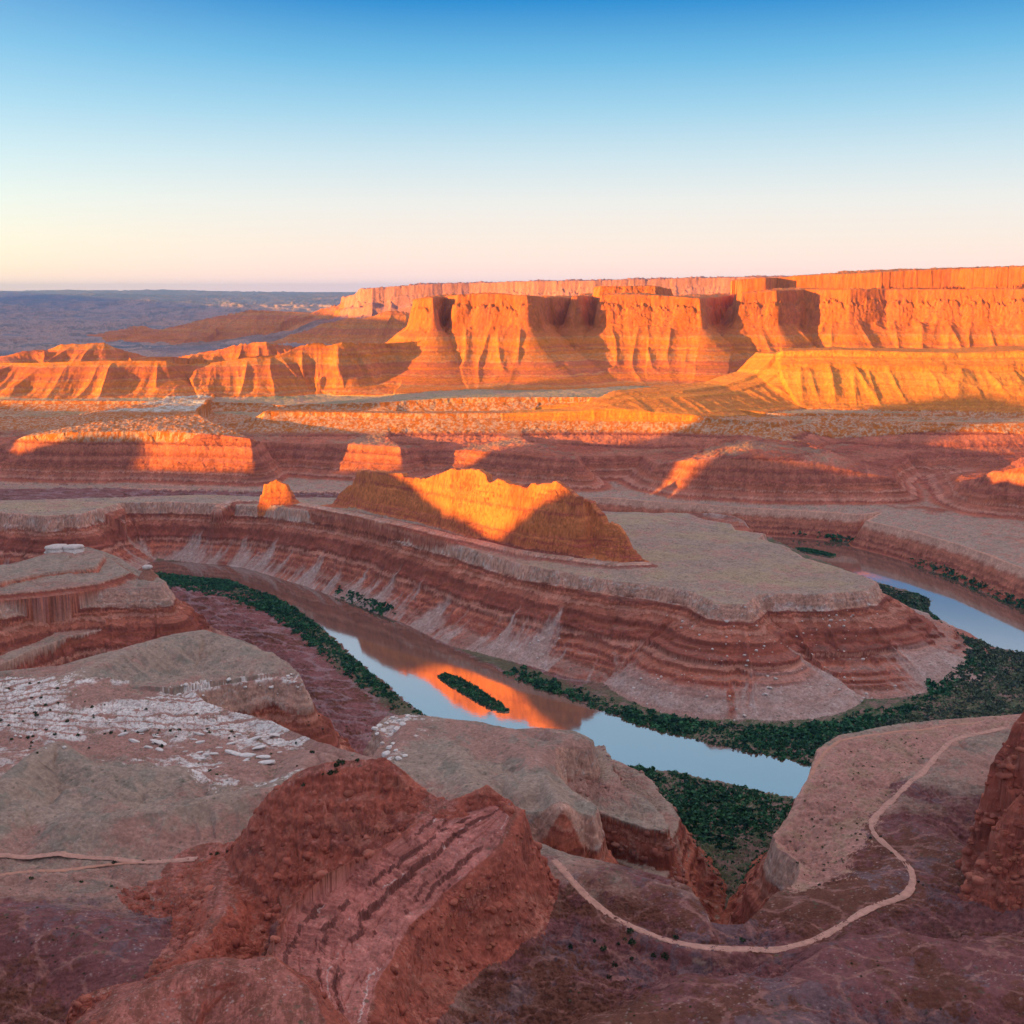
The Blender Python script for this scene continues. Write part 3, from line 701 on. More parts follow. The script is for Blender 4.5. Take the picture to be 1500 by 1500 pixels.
def bed_colour(bc, hard, fb, streak):
    c = BED_TAB[np.clip((bc * 255).astype(int), 0, 255)]
    c = mix(c, RED, .25 + 0 * fb)
    c = c * (1 - .22 * hard * (bc < .6))[..., None]
    return c * (1 + .10 * streak + .07 * fb)[..., None]
def colour(x, y, h, fid, rel, tal, driv, slope, arc):
    n = x.shape
    st = h - W(x, y)
    wt = sstep(.5, 1.0, slope)
    fa = S(FBM, x / 420, y / 420); fd = S(FBM2, x / 700 + .4, y / 700)
    fb = S(FBM2, x / 160, y / 160) * (1 - wt) + S(FBM2, arc / 160 + .2, h / 120) * wt
    fc = S(FINE, x / 420, y / 420) * (1 - wt) + S(FINE, arc / 420 + .4, h / 420) * wt
    band = S(FBM2, st / 260 + .03 * fa, np.full(n, .37)); band2 = S(FINE, st / 420 + .015 * fb, np.full(n, .61) + x / 9000)
    streak = S(FBM2, arc / 500, h / 1600 + .2) * .6 + .7 * S(FBM, arc / 160 + .3, h / 700)
    joint = sstep(.10, .02, S(CELLE, arc / 560, h / 420)) + .6 * sstep(.08, .0, S(CELLE, arc / 230 + .3, h / 190))
    c = np.zeros(n + (3,), np.float32)
    flat = sstep(.75, .35, slope)                    # 1 on level ground
    bi = bed_of(st + 1.2 * fb); bc = BED_C[bi]; hard = (bi % 2 == 0).astype(np.float32)
    redrock = bed_colour(bc, hard, fb, streak)
    soil = mix(TALUS, mix(RED, TALUS, .5 + 0 * x), sstep(-.3, 1, fb + fa))
    # canyon floor
    near = sstep(1500, 1150, y)
    floorc = mix(SLICK * np.array([1.25, 1.3, 1.3], np.float32), BROWN, sstep(.2, 1.2, fb + .5 * fa))
    floorc = mix(floorc, LILAC, sstep(.3, 1.5, S(RDG, x / 420 + .3, y / 260)) * .6)
    floorc = mix(floorc, SCRUB, sstep(0, 8, driv) * sstep(46, 30, driv + 6 * fb) * .8)
    east = sstep(60, 200, x)
    floorc = mix(floorc, mix(SCRUB, TALUS * .7, sstep(-.2, .9, fb)), east)
    c[:] = floorc
    # peninsula and near bench
    for F_, topc in ((PENINSULA, mix(mix(GREY, KHAKI, sstep(-.5, 1, fa)), SAND, sstep(.4, 1.4, fd + .6 * fb) * .7)), (GROUND, None), (SPUR, None)):
        m = (fid == F_) & (rel > .002) if F_ == GROUND else fid == F_
        if not m.any(): continue
        if topc is None:
            topc = top_near(x, y, fa, fb, fc, fd)
        cap = mix(PINK, WHITE * .92, sstep(-.1, 1.2, band + .7 * fb) * .55) * (1 + .13 * streak)[..., None]
        cap = mix(cap, RED, sstep(.2, 1.3, streak + .8 * fb) * .5)
        cap = cap * (1 - .42 * np.minimum(joint, 1))[..., None]
        if F_ != PENINSULA:
            cap = mix(cap, GREY * .8, np.full(n, .35))
        wall = mix(cap, redrock, sstep(.80, .72, rel + .02 * fb))
        talc = mix(redrock, soil, np.clip(sstep(.42, .08, rel + .05 * fb) * .45 * flat + .2 * flat, 0, 1))
        wall = np.where((rel < .76)[..., None], talc, wall)
        cone = mix(c3(.36, .235, .20), c3(.40, .30, .27), sstep(-.3, 1.2, fb + .5 * fc))
        wall = mix(wall, cone, tal * sstep(.62, .4, rel) * .9)
        if F_ == SPUR:
            wall = mix(redrock * .8, GREY * .8, sstep(.2, 1.0, flat + .3 * fb))
        cc = mix(wall, topc, sstep(.955, .99, rel) * (sstep(1.2, .6, slope) if F_ == PENINSULA else sstep(3.2, 2.2, slope)))
        c = np.where(m[..., None], cc, c)
    # far walls
    m = fid == WALL
    if m.any():
        bj = bed_of(h + 1.5 * fb); rr = bed_colour(BED_C[bj], (bj % 2 == 0).astype(np.float32), fb, streak) * 1.12
        lower = mix(PINK, rr, sstep(52, 40, h + 2 * fb))
        cc = mix(lower, rr, sstep(60.5, 67, h))
        shelf = mix(KHAKI * .85, RED, sstep(-.4, .8, fa + .4 * fb))
        cc = mix(cc, mix(GREY, SAND, sstep(0, 1, fb)), sstep(68, 64.5, h) * sstep(.5, .25, slope))
        cc = mix(cc, shelf, sstep(120, 140, h) * (h < 215) * sstep(.4, .2, slope) * .6)
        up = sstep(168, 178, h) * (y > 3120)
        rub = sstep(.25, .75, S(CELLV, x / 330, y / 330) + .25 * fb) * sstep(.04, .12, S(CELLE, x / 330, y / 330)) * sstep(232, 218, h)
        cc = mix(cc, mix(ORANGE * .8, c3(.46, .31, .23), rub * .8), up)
        cc = mix(cc, mix(WHITE * .8, KHAKI, sstep(-.5, .8, fb)), sstep(226, 231, h) * sstep(.5, .3, slope))
        c = np.where(m[..., None], cc, c)
    m = (fid == BUTTE) | (fid == TOWER)
    if m.any():
        bj = bed_of(h + fb); bnd = (BED_C[bj] - .5) * 2
        cc = mix(mix(c3(.54, .165, .06), c3(.38, .088, .056), sstep(-.3, 1.3, bnd + .3 * fb)), DRED, sstep(.3, 1.4, streak + .5 * band2) * .5) * (1 - .38 * np.minimum(joint, 1))[..., None]
        c = np.where(m[..., None], cc, c)
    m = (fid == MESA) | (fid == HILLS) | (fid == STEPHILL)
    if m.any():
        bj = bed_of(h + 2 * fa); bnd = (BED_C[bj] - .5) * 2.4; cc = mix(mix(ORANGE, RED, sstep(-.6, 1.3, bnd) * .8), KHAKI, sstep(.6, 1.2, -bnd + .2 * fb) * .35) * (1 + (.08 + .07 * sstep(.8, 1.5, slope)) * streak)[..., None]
        cc = mix(cc, DRED * 1.3, sstep(.9, 1.7, slope) * sstep(.4, 1.5, streak + .5 * fb) * .55)
        st2 = fid == STEPHILL
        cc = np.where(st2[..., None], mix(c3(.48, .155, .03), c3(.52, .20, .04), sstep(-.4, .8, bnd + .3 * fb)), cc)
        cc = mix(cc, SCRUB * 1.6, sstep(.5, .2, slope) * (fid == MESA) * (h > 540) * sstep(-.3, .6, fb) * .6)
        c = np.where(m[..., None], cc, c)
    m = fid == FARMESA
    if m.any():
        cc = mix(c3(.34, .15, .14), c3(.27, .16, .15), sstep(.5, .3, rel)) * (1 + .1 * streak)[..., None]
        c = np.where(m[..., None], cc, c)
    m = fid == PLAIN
    if m.any():
        p = mix(mix(KHAKI, c3(.25, .21, .125), sstep(-.3, 1, fa + .5 * fb)), SAND, sstep(.6, 1.5, fd) * .6)
        rub = sstep(.3, .75, S(CELLV, x / 330, y / 330) + .25 * fb) * sstep(.04, .12, S(CELLE, x / 330, y / 330))
        p = mix(p, mix(ORANGE * .8, c3(.46, .31, .23), rub * .8), sstep(.12, .3, slope) * (y < 3800))
        farp = mix(mix(c3(.15, .145, .19), c3(.21, .145, .165), sstep(-.5, .8, S(FBM, x / 4000, y / 4000))), c3(.5, .3, .25), sstep(.12, .4, slope) * .6)  # bluish tint puts distance haze into the colour of the far plain
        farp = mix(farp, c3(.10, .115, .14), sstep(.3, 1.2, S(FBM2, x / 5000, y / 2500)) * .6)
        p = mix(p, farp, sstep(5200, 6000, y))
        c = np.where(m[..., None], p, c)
    m = (fid == OUTCROP) | (fid == CLIFF)
    if m.any():
        fsm = S(FBM, x / 110, y / 110) * (1 - wt) + S(FBM, arc / 110 + .2, h / 70) * wt
        cc = mix(mix(c3(.32, .088, .058), c3(.20, .055, .040), sstep(-.2, 1.4, fsm + .7 * band)), c3(.42, .15, .10), sstep(.6, 1.6, .2 * fb + fsm) * .6)
        cc = mix(cc, mix(c3(.19, .070, .050), c3(.33, .12, .095), sstep(-.5, .6, S(FBM2, x / 60 + y / 300, y / 260 - x / 400))), sstep(.8, .45, slope) * .85)
        cc = mix(cc, c3(.40, .15, .125) * (1 + .16 * fb)[..., None], sstep(.2, .45, tal) * .8)
        cc = mix(cc, c3(.12, .040, .034), sstep(.9, 1, tal) * .8)  # slab risers painted dark to stand in for overhang shade
        cc = mix(cc, c3(.52, .38, .35), sstep(.68, .74, tal) * sstep(.88, .82, tal) * .8)
        cc = mix(cc, c3(.46, .26, .20), sstep(1.2, 2.0, fc + .4 * fb) * .3)
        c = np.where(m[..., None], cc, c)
    tops = ((fid == GROUND) | (fid == PENINSULA) | (fid == SPUR) | (fid == WALL) | (fid == OUTCROP)) * sstep(.8, .4, slope)
    dense = np.clip(.55 + .5 * S(FBM2, x / 300 + .7, y / 300), 0, 1)
    c = mix(c, c3(.095, .085, .055), sstep(.45, .8, S(DOTS, x / 640, y / 640)) * dense * tops * .75 * (y < 3300))
    c = mix(c, c3(.42, .33, .30), sstep(.5, .8, S(DOTS, x / 330 + .4, y / 330 + .2)) * (1 - dense) * tops * .5 * (y < 1500))
    fg = (S(FINE, x / 1100 + .3, y / 800) * (1 - wt) + S(FINE, arc / 1100, h / 900 + .3) * wt) * sstep(5000, 3000, y)
    return np.clip(c * np.clip(1 + .09 * fc + .10 * fg, .45, 1.6)[..., None], .01, .8)
SAND_POLY = [(1560, 1042), (1420, 1050), (1190, 1090), (1110, 1230), (1150, 1300), (1200, 1310), (1268, 1240), (1272, 1205), (1340, 1130), (1420, 1075), (1560, 1050)]
def top_near(x, y, fa, fb, fc, fd):
    hill = mix(mix(GREY * .92, c3(.31, .17, .135), sstep(-.5, .9, fa + .35 * fb)), c3(.17, .165, .13), sstep(.5, 1.5, S(RDG, x / 480, y / 480) * -.8 + .6 * fb) * .55)
    fore = mix(mix(SLICK, BROWN, sstep(-.2, .8, fa + .5 * fb)), c3(.145, .095, .105), sstep(.5, 1.3, fd - .3 * fb) * .7)
    fore = mix(fore, c3(.27, .125, .105), sstep(.9, 1.6, S(RDG, x / 240, y / 150)) * .7)
    fy = sstep(800, 700, y + 40 * fa + np.clip(x - 60, -100, 220) * -.7)
    t = mix(hill, fore, fy)
    sand = px_mask(x, y, SAND_POLY, 6)
    t = mix(t, mix(SAND * .95, c3(.33, .20, .14), sstep(0, 1, fb)), sand)
    wm = px_mask(x, y, WHITE_POLY, 10)
    t = mix(t, mix(c3(.34, .17, .14), SAND * .8, sstep(-.5, .6, fb)), wm * .8)
    white = wm * white_ledges(x, y)[1]
    t = mix(t, mix(WHITE, c3(.52, .42, .39), sstep(-.3, 1.2, fb)) * (1 - .45 * sstep(.09, .0, S(CELLE, x / 420, y / 260)))[..., None], white)
    t = mix(t, SCRUB * .8, wm * sstep(1.35, 1.7, fc + .3 * fb) * .7)
    return t
dXu = np.gradient(GX, axis=1); dHu = np.gradient(H, axis=1); dYu = np.gradient(GY, axis=1)
dXv = np.gradient(GX, axis=0); dHv = np.gradient(H, axis=0); dYv = np.gradient(GY, axis=0)
nx_ = dYu * dHv - dHu * dYv; ny_ = dHu * dXv - dXu * dHv; nz_ = dXu * dYv - dYu * dXv
SLOPE = np.minimum(np.sqrt(nx_ ** 2 + ny_ ** 2) / np.maximum(np.abs(nz_), 1e-6), 4).astype(np.float32)
del dXu, dHu, dYu, dXv, dHv, dYv, nx_, ny_, nz_
for ax in (0, 1):
    p_ = np.pad(SLOPE, [(3, 3) if k == ax else (0, 0) for k in (0, 1)], mode='edge')
    SLOPE = sum(np.take(p_, range(k, k + H.shape[ax]), axis=ax) for k in range(7)) / 7
COLR = np.zeros(H.shape + (3,), np.float32)
for i in range(0, NR, 100):
    s_ = slice(i, i + 100)
    COLR[s_] = colour(GX[s_].astype(np.float32), GY[s_].astype(np.float32), H[s_], FID[s_], REL[s_], TAL[s_], DRV[s_], SLOPE[s_], ARC[s_])
print('colour', round(time.time() - T0, 1))

# ------------------------------------------------------------------ materials
def new_mat(name):
    m = bpy.data.materials.new(name); m.use_nodes = True
    nt = m.node_tree
    return m, nt.nodes, nt.links, nt.nodes['Principled BSDF']
def rock_material(name, scale=1.0, bump=1.0, rough=.92, grain=.22):
    m, nd, lk, b = new_mat(name)
    at = N(nd, 'ShaderNodeAttribute', attribute_name='albedo')
    geo = N(nd, 'ShaderNodeNewGeometry')
    mp = N(nd, 'ShaderNodeMapping'); mp.inputs['Scale'].default_value = (1, 1, .8)
    lk.new(geo.outputs['Position'], mp.inputs[0])
    n1 = N(nd, 'ShaderNodeTexNoise'); n1.inputs['Scale'].default_value = .22 * scale; n1.inputs['Detail'].default_value = 6; n1.inputs['Roughness'].default_value = .7
    lk.new(mp.outputs[0], n1.inputs['Vector'])
    mr = N(nd, 'ShaderNodeMapRange'); mr.inputs['From Min'].default_value = .3; mr.inputs['From Max'].default_value = .7
    mr.inputs['To Min'].default_value = 1 - grain; mr.inputs['To Max'].default_value = 1 + grain
    lk.new(n1.outputs['Fac'], mr.inputs['Value'])
    ml = N(nd, 'ShaderNodeVectorMath', operation='SCALE')
    lk.new(at.outputs['Color'], ml.inputs[0]); lk.new(mr.outputs[0], ml.inputs['Scale'])
    lk.new(ml.outputs[0], b.inputs['Base Color'])
    bp = N(nd, 'ShaderNodeBump'); bp.inputs['Strength'].default_value = .4 * bump; bp.inputs['Distance'].default_value = 2.2 / scale
    lk.new(n1.outputs['Fac'], bp.inputs['Height'])
    lk.new(bp.outputs[0], b.inputs['Normal'])
    b.inputs['Roughness'].default_value = rough
    b.inputs['Specular IOR Level'].default_value = .12
    return m
MAT_ROCK = rock_material('sandstone')
MAT_FAR = rock_material('far_sandstone', scale=.3)

def finish(ob, label=None, cat=None, kind=None, group=None):
    if label: ob['label'] = label
    if cat: ob['category'] = cat
    if kind: ob['kind'] = kind
    if group: ob['group'] = group
    return ob
def mesh_np(name, V, Q, mat, smooth=True, cols=None, parent=None):
    me = bpy.data.meshes.new(name)
    V = np.ascontiguousarray(V, np.float32); Q = np.ascontiguousarray(Q, np.int32); k = Q.shape[1]
    me.vertices.add(len(V)); me.vertices.foreach_set('co', V.ravel())
    me.loops.add(Q.size); me.loops.foreach_set('vertex_index', Q.ravel())
    me.polygons.add(len(Q)); me.polygons.foreach_set('loop_start', np.arange(0, Q.size, k, dtype=np.int32))
    me.update(calc_edges=True)
    me.polygons.foreach_set('use_smooth', np.full(len(Q), smooth))
    if cols is not None:
        at = me.attributes.new('albedo', 'FLOAT_COLOR', 'POINT')
        at.data.foreach_set('color', np.concatenate([cols, np.ones((len(cols), 1), np.float32)], 1).astype(np.float32).ravel())
    me.materials.append(mat)
    ob = bpy.data.objects.new(name, me)
    COL.objects.link(ob)
    if parent: ob.parent = parent
    return ob
nr, nc = H.shape
idx = np.arange(nr * nc, dtype=np.int32).reshape(nr, nc)
QU = np.stack([idx[:-1, :-1], idx[:-1, 1:], idx[1:, 1:], idx[1:, :-1]], -1).reshape(-1, 4)
FQ = FID[:-1, :-1].ravel()
VV = np.stack([GX, GY, H], -1).reshape(-1, 3); CC = COLR.reshape(-1, 3)
def knob_hulls(n, seed):
    import bmesh
    out = []
    for i in range(n):
        g = np.random.default_rng(seed + i); bm = bmesh.new()
        P = g.standard_normal((30, 3)); P /= np.linalg.norm(P, axis=1)[:, None]
        P = np.sign(P) * np.abs(P) ** g.uniform(.62, .85) * g.uniform(.85, 1.08, (30, 1))
        for p in P: bm.verts.new(p)
        bmesh.ops.convex_hull(bm, input=bm.verts)
        bmesh.ops.delete(bm, geom=[v for v in bm.verts if not v.link_faces], context='VERTS')
        bmesh.ops.bevel(bm, geom=bm.edges[:], offset=.13, segments=2, affect='EDGES', clamp_overlap=True)
        bmesh.ops.triangulate(bm, faces=bm.faces[:])
        bm.verts.index_update()
        out.append((np.array([v.co for v in bm.verts], np.float32), np.array([[v.index for v in f.verts] for f in bm.faces], np.int32))); bm.free()
    return out
HULLS = knob_hulls(10, 700)
def knobs(fid, n, size, seed, smin=.75, rows=6.5, test=None, cols=((.33, .092, .06), (.22, .06, .042), (.43, .15, .10))):
    """weathered blocks standing out of a rock face in bedded rows: vertices, triangles, colours"""
    g = np.random.default_rng(seed)
    m = (FID == fid) & (SLOPE > smin) & (GY < 1400)
    if test is not None: m &= test
    ii, jj = np.nonzero(m)
    if not len(ii): return None
    # even choice over the picture: vertices are about one per pixel
    pick = g.choice(len(ii), min(len(ii), n * 12), replace=False); V, F, Cc = [], [], []; k0 = 0; used = 0
    for q in pick:
        i, j = ii[q], jj[q]
        x, y, z = GX[i, j], GY[i, j], H[i, j]
        ph = (z + 2.2 * float(S(FBM, x / 160, y / 160))) / rows
        if abs(ph - round(ph)) > .22 and g.random() < .8: continue
        if used >= n: break
        used += 1
        hv, hf = HULLS[g.integers(10)]
        s = size * (.45 + .9 * g.random() ** 1.7)
        sc = np.array([s * g.uniform(.8, 1.5), s * g.uniform(.8, 1.1), s * g.uniform(.6, 1.05)])
        a = g.uniform(-.5, .5); R_ = np.array([[math.cos(a), -math.sin(a), 0], [math.sin(a), math.cos(a), 0], [0, 0, 1]])
        b_ = g.uniform(-.18, .18); R2 = np.array([[math.cos(b_), 0, math.sin(b_)], [0, 1, 0], [-math.sin(b_), 0, math.cos(b_)]])
        v = (hv * sc) @ R_.T @ R2.T + np.array([x, y + .25 * s, z - .25 * s])
        V.append(v); F.append(hf + k0); k0 += len(v)
        base = COLR[i, j] * .5 + .5 * np.array(cols[g.integers(len(cols))])
        Cc.append(np.repeat(base[None] * g.uniform(.85, 1.2), len(v), 0))
    return np.concatenate(V), np.concatenate(F), np.concatenate(Cc).astype(np.float32)
def part_of_terrain(name, sel, mat, extra=None, **k):
    q = QU[sel]
    u, inv = np.unique(q, return_inverse=True)
    V_, Q_, C_ = VV[u], inv.reshape(-1, 4), CC[u]
    if extra is None:
        ob = mesh_np(name, V_, Q_, mat, True, C_)
    else:                              # grid quads as pairs of triangles, so that the blocks can share the mesh
        T_ = np.concatenate([Q_[:, [0, 1, 2]], Q_[:, [0, 2, 3]]])
        for ev, ef, ec in extra:
            T_ = np.concatenate([T_, ef + len(V_)]); V_ = np.concatenate([V_, ev]); C_ = np.concatenate([C_, ec])
        ob = mesh_np(name, V_, T_, mat, True, C_)
    return finish(ob, **k)
YQ = GY[:-1, :-1].ravel(); XQ = GX[:-1, :-1].ravel()
ST = 'structure'
part_of_terrain('ground', (FQ == GROUND) | (FQ == SPUR), MAT_ROCK, extra=[knobs(SPUR, 200, 3.0, 5, rows=8, cols=((.30, .12, .09), (.24, .10, .08), (.34, .2, .16)))], label='near bench of grey domes, white ledges and red slickrock above the river gorge', cat='ground', kind=ST)
part_of_terrain('peninsula', FQ == PENINSULA, MAT_ROCK, label='flat topped rock peninsula with banded red slopes inside the river bend', cat='peninsula', kind=ST)
part_of_terrain('canyon_wall', FQ == WALL, MAT_ROCK, label='long layered red canyon wall and boulder slope across the middle of the view', cat='canyon wall', kind=ST)
part_of_terrain('butte', FQ == BUTTE, MAT_ROCK, label='big jagged butte on the peninsula with a glowing yellow orange upper face', cat='butte')
part_of_terrain('rock_tower', FQ == TOWER, MAT_ROCK, label='small glowing orange rock tower standing alone left of the big butte', cat='rock tower')
part_of_terrain('mesa', FQ == MESA, MAT_FAR, label='tall orange mesa with sheer notched cliffs along the right horizon', cat='mesa')
part_of_terrain('mesa', FQ == FARMESA, MAT_FAR, label='hazy pink flat topped mesa on the horizon behind the orange cliffs', cat='mesa')
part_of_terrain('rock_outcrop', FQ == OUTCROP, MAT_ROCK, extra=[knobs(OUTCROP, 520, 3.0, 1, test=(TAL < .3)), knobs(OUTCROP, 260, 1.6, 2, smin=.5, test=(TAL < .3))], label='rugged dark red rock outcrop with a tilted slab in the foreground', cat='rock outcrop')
part_of_terrain('rock_cliff', FQ == CLIFF, MAT_ROCK, extra=[knobs(CLIFF, 170, 3.2, 3), knobs(CLIFF, 110, 1.7, 4, smin=.4)], label='dark red rock cliff cut off by the right edge beside the dirt road', cat='cliff')
part_of_terrain('hills', FQ == HILLS, MAT_FAR, label='low orange ridge with slanting gully shadows at the left under the mesa', cat='hills', kind=ST)
part_of_terrain('terraced_hill', FQ == STEPHILL, MAT_FAR, label='bright orange flat topped stepped hill in front of the right mesa', cat='hill', kind=ST)
part_of_terrain('plain', FQ == PLAIN, MAT_FAR, label='pale desert plain running to the hazy blue horizon at left', cat='plain', kind=ST)
del QU, VV, CC
print('meshes', round(time.time() - T0, 1))

# ------------------------------------------------------------------ river
def water_material():
    m, nd, lk, b = new_mat('muddy_water')
    geo = N(nd, 'ShaderNodeNewGeometry')
    mp = N(nd, 'ShaderNodeMapping'); mp.inputs['Scale'].default_value = (.05, .05, .05)
    lk.new(geo.outputs['Position'], mp.inputs[0])
    n1 = N(nd, 'ShaderNodeTexNoise'); n1.inputs['Scale'].default_value = 3.0; n1.inputs['Detail'].default_value = 4
    lk.new(mp.outputs[0], n1.inputs['Vector'])
    n2 = N(nd, 'ShaderNodeTexNoise'); n2.inputs['Scale'].default_value = .35; n2.inputs['Detail'].default_value = 3
    lk.new(mp.outputs[0], n2.inputs['Vector'])
    mu = N(nd, 'ShaderNodeMath', operation='MULTIPLY')
    lk.new(n1.outputs['Fac'], mu.inputs[0]); lk.new(n2.outputs['Fac'], mu.inputs[1])
    bp = N(nd, 'ShaderNodeBump'); bp.inputs['Strength'].default_value = .12; bp.inputs['Distance'].default_value = .5
    lk.new(mu.outputs[0], bp.inputs['Height'])
    lk.new(bp.outputs[0], b.inputs['Normal'])
    b.inputs['Base Color'].default_value = (.15, .082, .062, 1)
    b.inputs['Roughness'].default_value = .5
    b.inputs['Specular IOR Level'].default_value = 0
    gl = N(nd, 'ShaderNodeBsdfGlossy'); gl.inputs['Roughness'].default_value = .05; gl.inputs['Color'].default_value = (.93, .96, 1, 1)
    lk.new(bp.outputs[0], gl.inputs['Normal'])
    fr = N(nd, 'ShaderNodeFresnel'); fr.inputs['IOR'].default_value = 1.75
    mr = N(nd, 'ShaderNodeMapRange'); mr.inputs['From Min'].default_value = .05; mr.inputs['From Max'].default_value = .45; mr.inputs['To Min'].default_value = .30; mr.inputs['To Max'].default_value = .62
    lk.new(fr.outputs[0], mr.inputs['Value'])
    ms = N(nd, 'ShaderNodeMixShader')
    lk.new(mr.outputs[0], ms.inputs[0]); lk.new(b.outputs[0], ms.inputs[1]); lk.new(gl.outputs[0], ms.inputs[2])
    lk.new(ms.outputs[0], nd['Material Output'].inputs['Surface'])
    return m
V = np.array([(-3500, 850, 0), (3500, 850, 0), (3500, 3600, 0), (-3500, 3600, 0)], np.float32)
finish(mesh_np('river', V, np.array([[0, 1, 2, 3]]), water_material(), False), 'calm brown river bending round the rock peninsula and mirroring the sky', 'river', ST)

# ------------------------------------------------------------------ unseen mesa added off to the left, its rim shaped to shade the canyon
ca, sa = math.cos(SUN_AZ), math.sin(SUN_AZ)
TE = math.tan(SUN_EL)
V0 = -2500.0
def uv(p): return p[0] * ca - p[1] * sa, p[0] * sa + p[1] * ca
def rim_for(p): u, v = uv(p); return u, p[2] + (v - V0) * TE
RIMP = [(-40000, 640), (-6300, 640), (-6000, 300), (-3720, 270), (-3690, 480), (-3520, 490), (-3492, 215), (-3464, 200), (-3420, 236), (-3368, 272), (-3300, 274), (-3270, 185), (-3189, 192),
        (-3113, 204), (-3060, 212), (-2975, 228), (-2917, 258), (-2870, 330), (-2842, 430), (-2810, 500), (-2700, 540), (-2520, 520), (-2492, 380), (-2478, 228), (-2436, 228), (-2424, 380), (-2395, 400),
        (-2330, 376), (-2241, 364), (-2150, 332), (-2062, 294), (-1887, 263), (-1872, 293), (-1819, 348), (-1776, 376), (-1700, 520), (-600, 680), (4000, 680)]
us = np.concatenate([np.linspace(-40000, -6400, 60), np.linspace(-6350, 4000, 1100)])
rz = np.interp(us, [p[0] for p in RIMP], [p[1] for p in RIMP]) - (V0 + 900) * TE + 5 * S(FBM2, us / 2500, us * 0 + .3)
prof = [(0, 0), (120, 0), (-60, .55), (-75, 1), (-900, 1)]
Vp = []
for u, z in zip(us, rz):
    for dv, f in ((200, -.2), (60, .55), (0, 1), (-900, 1)):
        v = V0 + dv
        Vp.append((u * ca + v * sa, -u * sa + v * ca, z * f + (0 if f == 1 else 4 * math.sin(u / 37))))
m_ = len(us); ii = np.arange(m_ - 1)
Q = np.concatenate([np.stack([ii * 4 + k, (ii + 1) * 4 + k, (ii + 1) * 4 + k + 1, ii * 4 + k + 1], -1) for k in range(3)])
finish(mesh_np('shade_mesa', np.array(Vp, np.float32), Q, MAT_ROCK, True, np.tile(RED, (len(Vp), 1))), 'unseen red mesa added left of the view, its rim shaped to shade the canyon', 'shade_mesa', ST)

# the cliff top the photograph was taken from, under and behind the camera
Vp = []
xs = np.linspace(-1700, 1700, 171)
ey = -25 - 60 * np.abs(S(FBM, xs / 3000, xs * 0 + .2)) - np.abs(xs) * .12
for x_, e_ in zip(xs, ey):
    for dy, z in ((330, 195), (140, 330), (60, 400), (28, 560), (0, 594), (-1500, 600)):
        Vp.append((x_, e_ + dy + (3 * math.sin(x_ * .21 + z) if 0 < dy < 300 else 0), z))
ii = np.arange(170)
Q = np.concatenate([np.stack([ii * 6 + k, (ii + 1) * 6 + k, (ii + 1) * 6 + k + 1, ii * 6 + k + 1], -1) for k in range(5)])
finish(mesh_np('overlook', np.array(Vp, np.float32), Q, MAT_ROCK, True, np.tile(RED, (len(Vp), 1))), 'red cliff top of the overlook under and behind the viewpoint', 'cliff top', ST)

# ------------------------------------------------------------------ dirt road
def simple_mat(name, col, rough=.95, var=.25, scale=.3):
    m, nd, lk, b = new_mat(name)
    geo = N(nd, 'ShaderNodeNewGeometry'); n1 = N(nd, 'ShaderNodeTexNoise'); n1.inputs['Scale'].default_value = scale; n1.inputs['Detail'].default_value = 5
    lk.new(geo.outputs['Position'], n1.inputs['Vector'])
    r = N(nd, 'ShaderNodeValToRGB'); r.color_ramp.elements[0].position = .3; r.color_ramp.elements[1].position = .7
    r.color_ramp.elements[0].color = (*[q * (1 - var) for q in col], 1); r.color_ramp.elements[1].color = (*[q * (1 + var) for q in col], 1)
    lk.new(n1.outputs['Fac'], r.inputs[0]); lk.new(r.outputs[0], b.inputs['Base Color'])
    b.inputs['Roughness'].default_value = rough; b.inputs['Specular IOR Level'].default_value = .1
    return m
MAT_ROAD = simple_mat('road_dust', (.45, .245, .19), var=.22, scale=.22)
MAT_TRACK = simple_mat('track_dust', (.44, .22, .155), var=.14, scale=.15)
